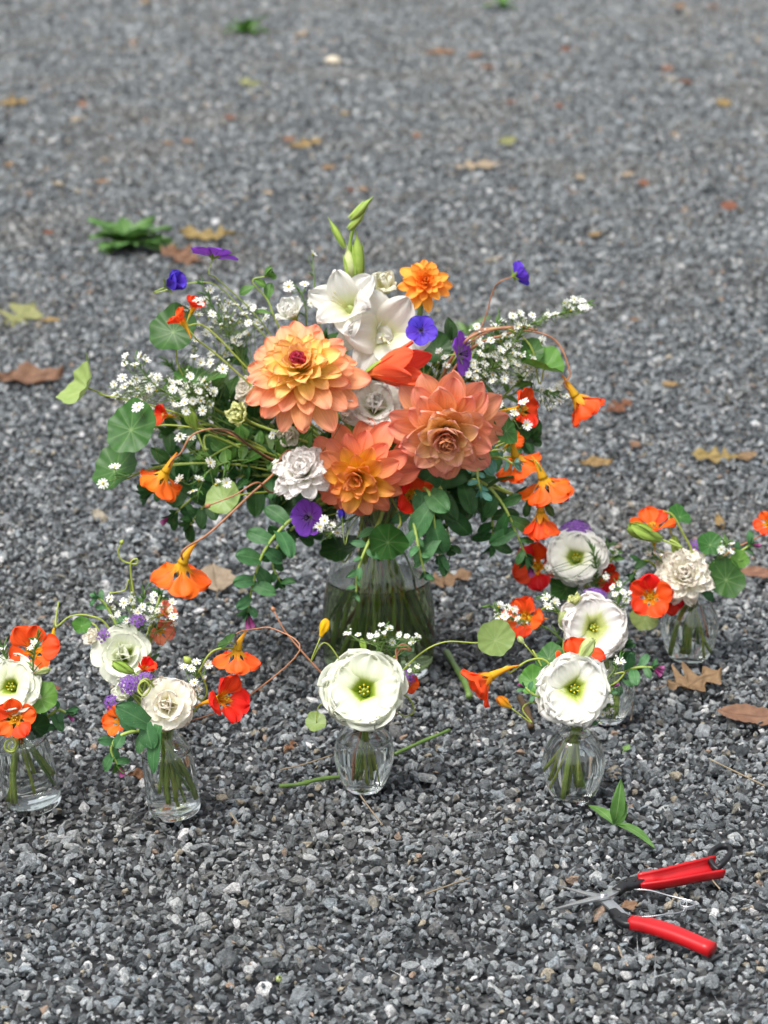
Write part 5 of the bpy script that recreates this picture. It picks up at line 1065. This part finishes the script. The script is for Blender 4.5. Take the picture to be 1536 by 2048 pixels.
nleaf('H', (458, 1284, .0), 50, (-.55, .3, .6), 'green leaf touching the nodding orange-red nasturtium', 'nl', via=[(430, 1300, .0), (400, 1340, .0), (362, 1430, 0)], sx=.4, roll=.7)
nasturtium('H', (293, 1330, .0), 50, (.4, .6, .6), 'little red nasturtium bud beside the green lisianthus bud', 'red', open_=.6)
nasturtium('H', (232, 1440, -.01), 62, (-.55, .2, .7), 'brown-orange nasturtium shaded behind the big honeywort leaf', 'orange')
bud('H', (246, 1336, -.005), 46, 26, (-.85, .4, .2), 'green lisianthus bud lying across the greenish white lisianthus', 'podg', via=[(280, 1350, -.005), (320, 1400, 0)])
asters('H', [(395, 1325, -.0), (388, 1370, .0), (360, 1440, 0)], [(392, 1330, 26, 10, 4), (400, 1370, 14, 14, 3)], 'aster spray with buds above the scarlet nasturtium', seed=71, dpx=22, needles=24)
tendril('H', [(285, 1385, -.04), (278, 1372, -.04), (290, 1362, -.04), (300, 1376, -.04), (288, 1392, -.04), (276, 1380, -.035), (286, 1360, -.03), (305, 1370, -.02), (330, 1440, 0)], 'tightly coiled tendril between verbena and the rose-like lisianthus', .0012, 'stemy')
tendril('H', [(380, 1325, .0), (400, 1345, .0), (414, 1380, .0), (405, 1400, .0), (385, 1395, .0), (360, 1440, 0)], 'looping green tendril around the budded asters', .0011, 'stemy', tip=.008)
sprig('H', [(235, 1530, -.04), (222, 1500, -.04), (235, 1475, -.035), (275, 1462, -.025), (335, 1465, 0)], 'curling honeywort sprig with purple bell hanging beside the bottle', 8, 54, 'cer', .6, seed=101, bell=2, tip=4, tcol='gl')
def big_leaves():
    key = 'H'; t, c = mk(key, 'honeywort_sprig', 'three large smooth blue-green leaves draped over the bottle shoulder', 'foliage', place(key, (300, 1455, -.03)), V(-.5, .3, .6), .0018, 'stem', [(325, 1465, -.02)], lead=0)
    for (x0, y0, x1, y1, wd, nx) in [(296, 1448, 232, 1412, 48, (-.2, .4, .85)), (292, 1446, 304, 1498, 42, (-.3, .2, .9)), (318, 1450, 304, 1548, 34, (-.5, .0, .85))]:
        a = place(key, (x0, y0, -.045)); b = place(key, (x1, y1, -.055)); d = (b-a); L = d.length; n = V(*nx); d.normalize()
        part('leaf', petal('cer', L, wd*mpp(a), 'clasp', .25, -.3, .4, 10, 8, ruf=.02, seed=int(x1)), t, frame(a, n-d*n.dot(d), 0, d))
big_leaves()
# ================================================================== rear bottle
lisianthus('I', (247, 1308, -.03), 108, (.05, .2, .95), 'greenish white rose-like lisianthus under the aster cluster', 'lgreen', 'rose', seed=23, frill=.012)
lisianthus('I', (186, 1278, -.01), 50, (-.5, .5, .7), 'cream lisianthus bud beside the greenish white one', 'lcream', 'half', seed=24)
asters('I', [(290, 1180, .0), (280, 1240, .0), (275, 1340, .0), (295, 1420, 0)], [(250, 1215, 40, 30, 9), (310, 1215, 36, 30, 9), (340, 1240, 12, 12, 2)], 'domed aster cluster over the greenish white lisianthus', seed=81, dpx=22, nb=40, needles=50)
nasturtium('I', (336, 1222, .01), 46, (.7, .5, .4), 'salmon nasturtium at the edge of the domed aster cluster', 'salmon')
nasturtium('I', (325, 1262, .01), 54, (.6, -.1, .7), 'faded salmon nasturtium below the domed aster cluster', 'salmon')
verbena('I', (276, 1240, -.02), 34, (.1, .6, .7), 'purple verbena within the domed aster cluster', n=20)
verbena('I', (206, 1270, -.03), 30, (-.3, .4, .8), 'purple verbena between the cream bud and greenish lisianthus', n=18)
nleaf('I', (163, 1252, .0), 36, (.2, .2, .9), 'small round leaf on the arched yellow-green stem', 'nlb', via=[(190, 1250, .0), (240, 1340, .0), (290, 1430, 0)])
bud('I', (105, 1275, .0), 40, 12, (-.15, -.95, .1), 'thin yellow nasturtium bud drooping from the arched stem', 'yellow', name='nasturtium_bud', sepals=False, via=[(112, 1252, .0), (140, 1233, .0), (180, 1232, .0), (220, 1260, .0), (280, 1400, 0)], ms='stemy', r=.0012)
sprig('I', [(195, 1195, .02), (215, 1215, .02), (250, 1290, .01), (290, 1410, 0)], 'honeywort shoot behind the domed aster cluster', 7, 42, 'cer', .5, seed=111, tip=4)
sprig('I', [(320, 1190, .03), (310, 1230, .02), (295, 1320, .01), (295, 1410, 0)], 'dark leafy shoot inside the domed aster cluster', 8, 40, 'gld', .45, 'leafy_sprig', seed=112, prof='lance', notch=0)
tendril('I', [(242, 1088, .0), (236, 1105, .0), (246, 1122, .0), (272, 1128, .0), (274, 1118, .0), (262, 1124, .0), (262, 1150, .0), (268, 1200, .0), (272, 1300, .0), (295, 1410, 0)], 'tall curly tendril rising above the domed aster cluster', .0012, 'stemy', tip=.005)
tendril('I', [(224, 1186, .0), (250, 1180, .0), (258, 1160, .0), (264, 1200, .01), (275, 1300, .01), (295, 1410, 0)], 'short side tendril below the tall curly one', .001, 'stemy', tip=.003)

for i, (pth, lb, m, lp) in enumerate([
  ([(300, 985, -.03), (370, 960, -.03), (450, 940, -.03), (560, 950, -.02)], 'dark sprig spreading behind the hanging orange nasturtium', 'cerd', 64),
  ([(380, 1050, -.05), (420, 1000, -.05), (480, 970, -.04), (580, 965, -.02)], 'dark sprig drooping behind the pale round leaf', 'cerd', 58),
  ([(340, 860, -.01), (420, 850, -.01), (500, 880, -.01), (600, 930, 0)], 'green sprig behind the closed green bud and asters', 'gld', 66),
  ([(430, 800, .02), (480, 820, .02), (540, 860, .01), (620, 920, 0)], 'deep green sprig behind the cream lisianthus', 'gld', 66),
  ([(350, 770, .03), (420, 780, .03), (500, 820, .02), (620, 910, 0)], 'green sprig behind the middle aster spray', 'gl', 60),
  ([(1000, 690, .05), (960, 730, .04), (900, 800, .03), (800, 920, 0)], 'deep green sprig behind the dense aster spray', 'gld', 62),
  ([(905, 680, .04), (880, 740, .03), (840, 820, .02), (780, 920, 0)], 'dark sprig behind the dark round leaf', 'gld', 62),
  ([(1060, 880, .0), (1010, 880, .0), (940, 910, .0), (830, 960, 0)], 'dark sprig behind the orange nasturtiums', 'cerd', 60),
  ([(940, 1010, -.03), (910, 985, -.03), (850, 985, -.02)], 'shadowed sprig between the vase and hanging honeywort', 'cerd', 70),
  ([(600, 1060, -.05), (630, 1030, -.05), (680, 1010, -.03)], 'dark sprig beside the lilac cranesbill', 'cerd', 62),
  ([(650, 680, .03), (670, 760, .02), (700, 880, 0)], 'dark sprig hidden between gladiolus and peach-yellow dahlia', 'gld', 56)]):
    sprig('A', pth, lb, 19, lp*1.15, m, .58, 'leafy_sprig', seed=200+i, prof='lance' if m[0] == 'g' else 'clasp', notch=0, tip=4)
asters('A', [(330, 720, .01), (380, 770, .01), (470, 830, .01), (600, 920, 0)], [(340, 790, 60, 40, 8), (430, 690, 50, 30, 8), (300, 850, 40, 30, 4)], 'aster spray deeper behind the middle one', seed=90, needles=60)
asters('A', [(1000, 640, .02), (970, 700, .02), (900, 790, .01), (820, 900, 0)], [(990, 680, 60, 40, 12), (1060, 720, 30, 30, 6)], 'aster spray behind the edge-on purple cranesbill', seed=91, needles=60)
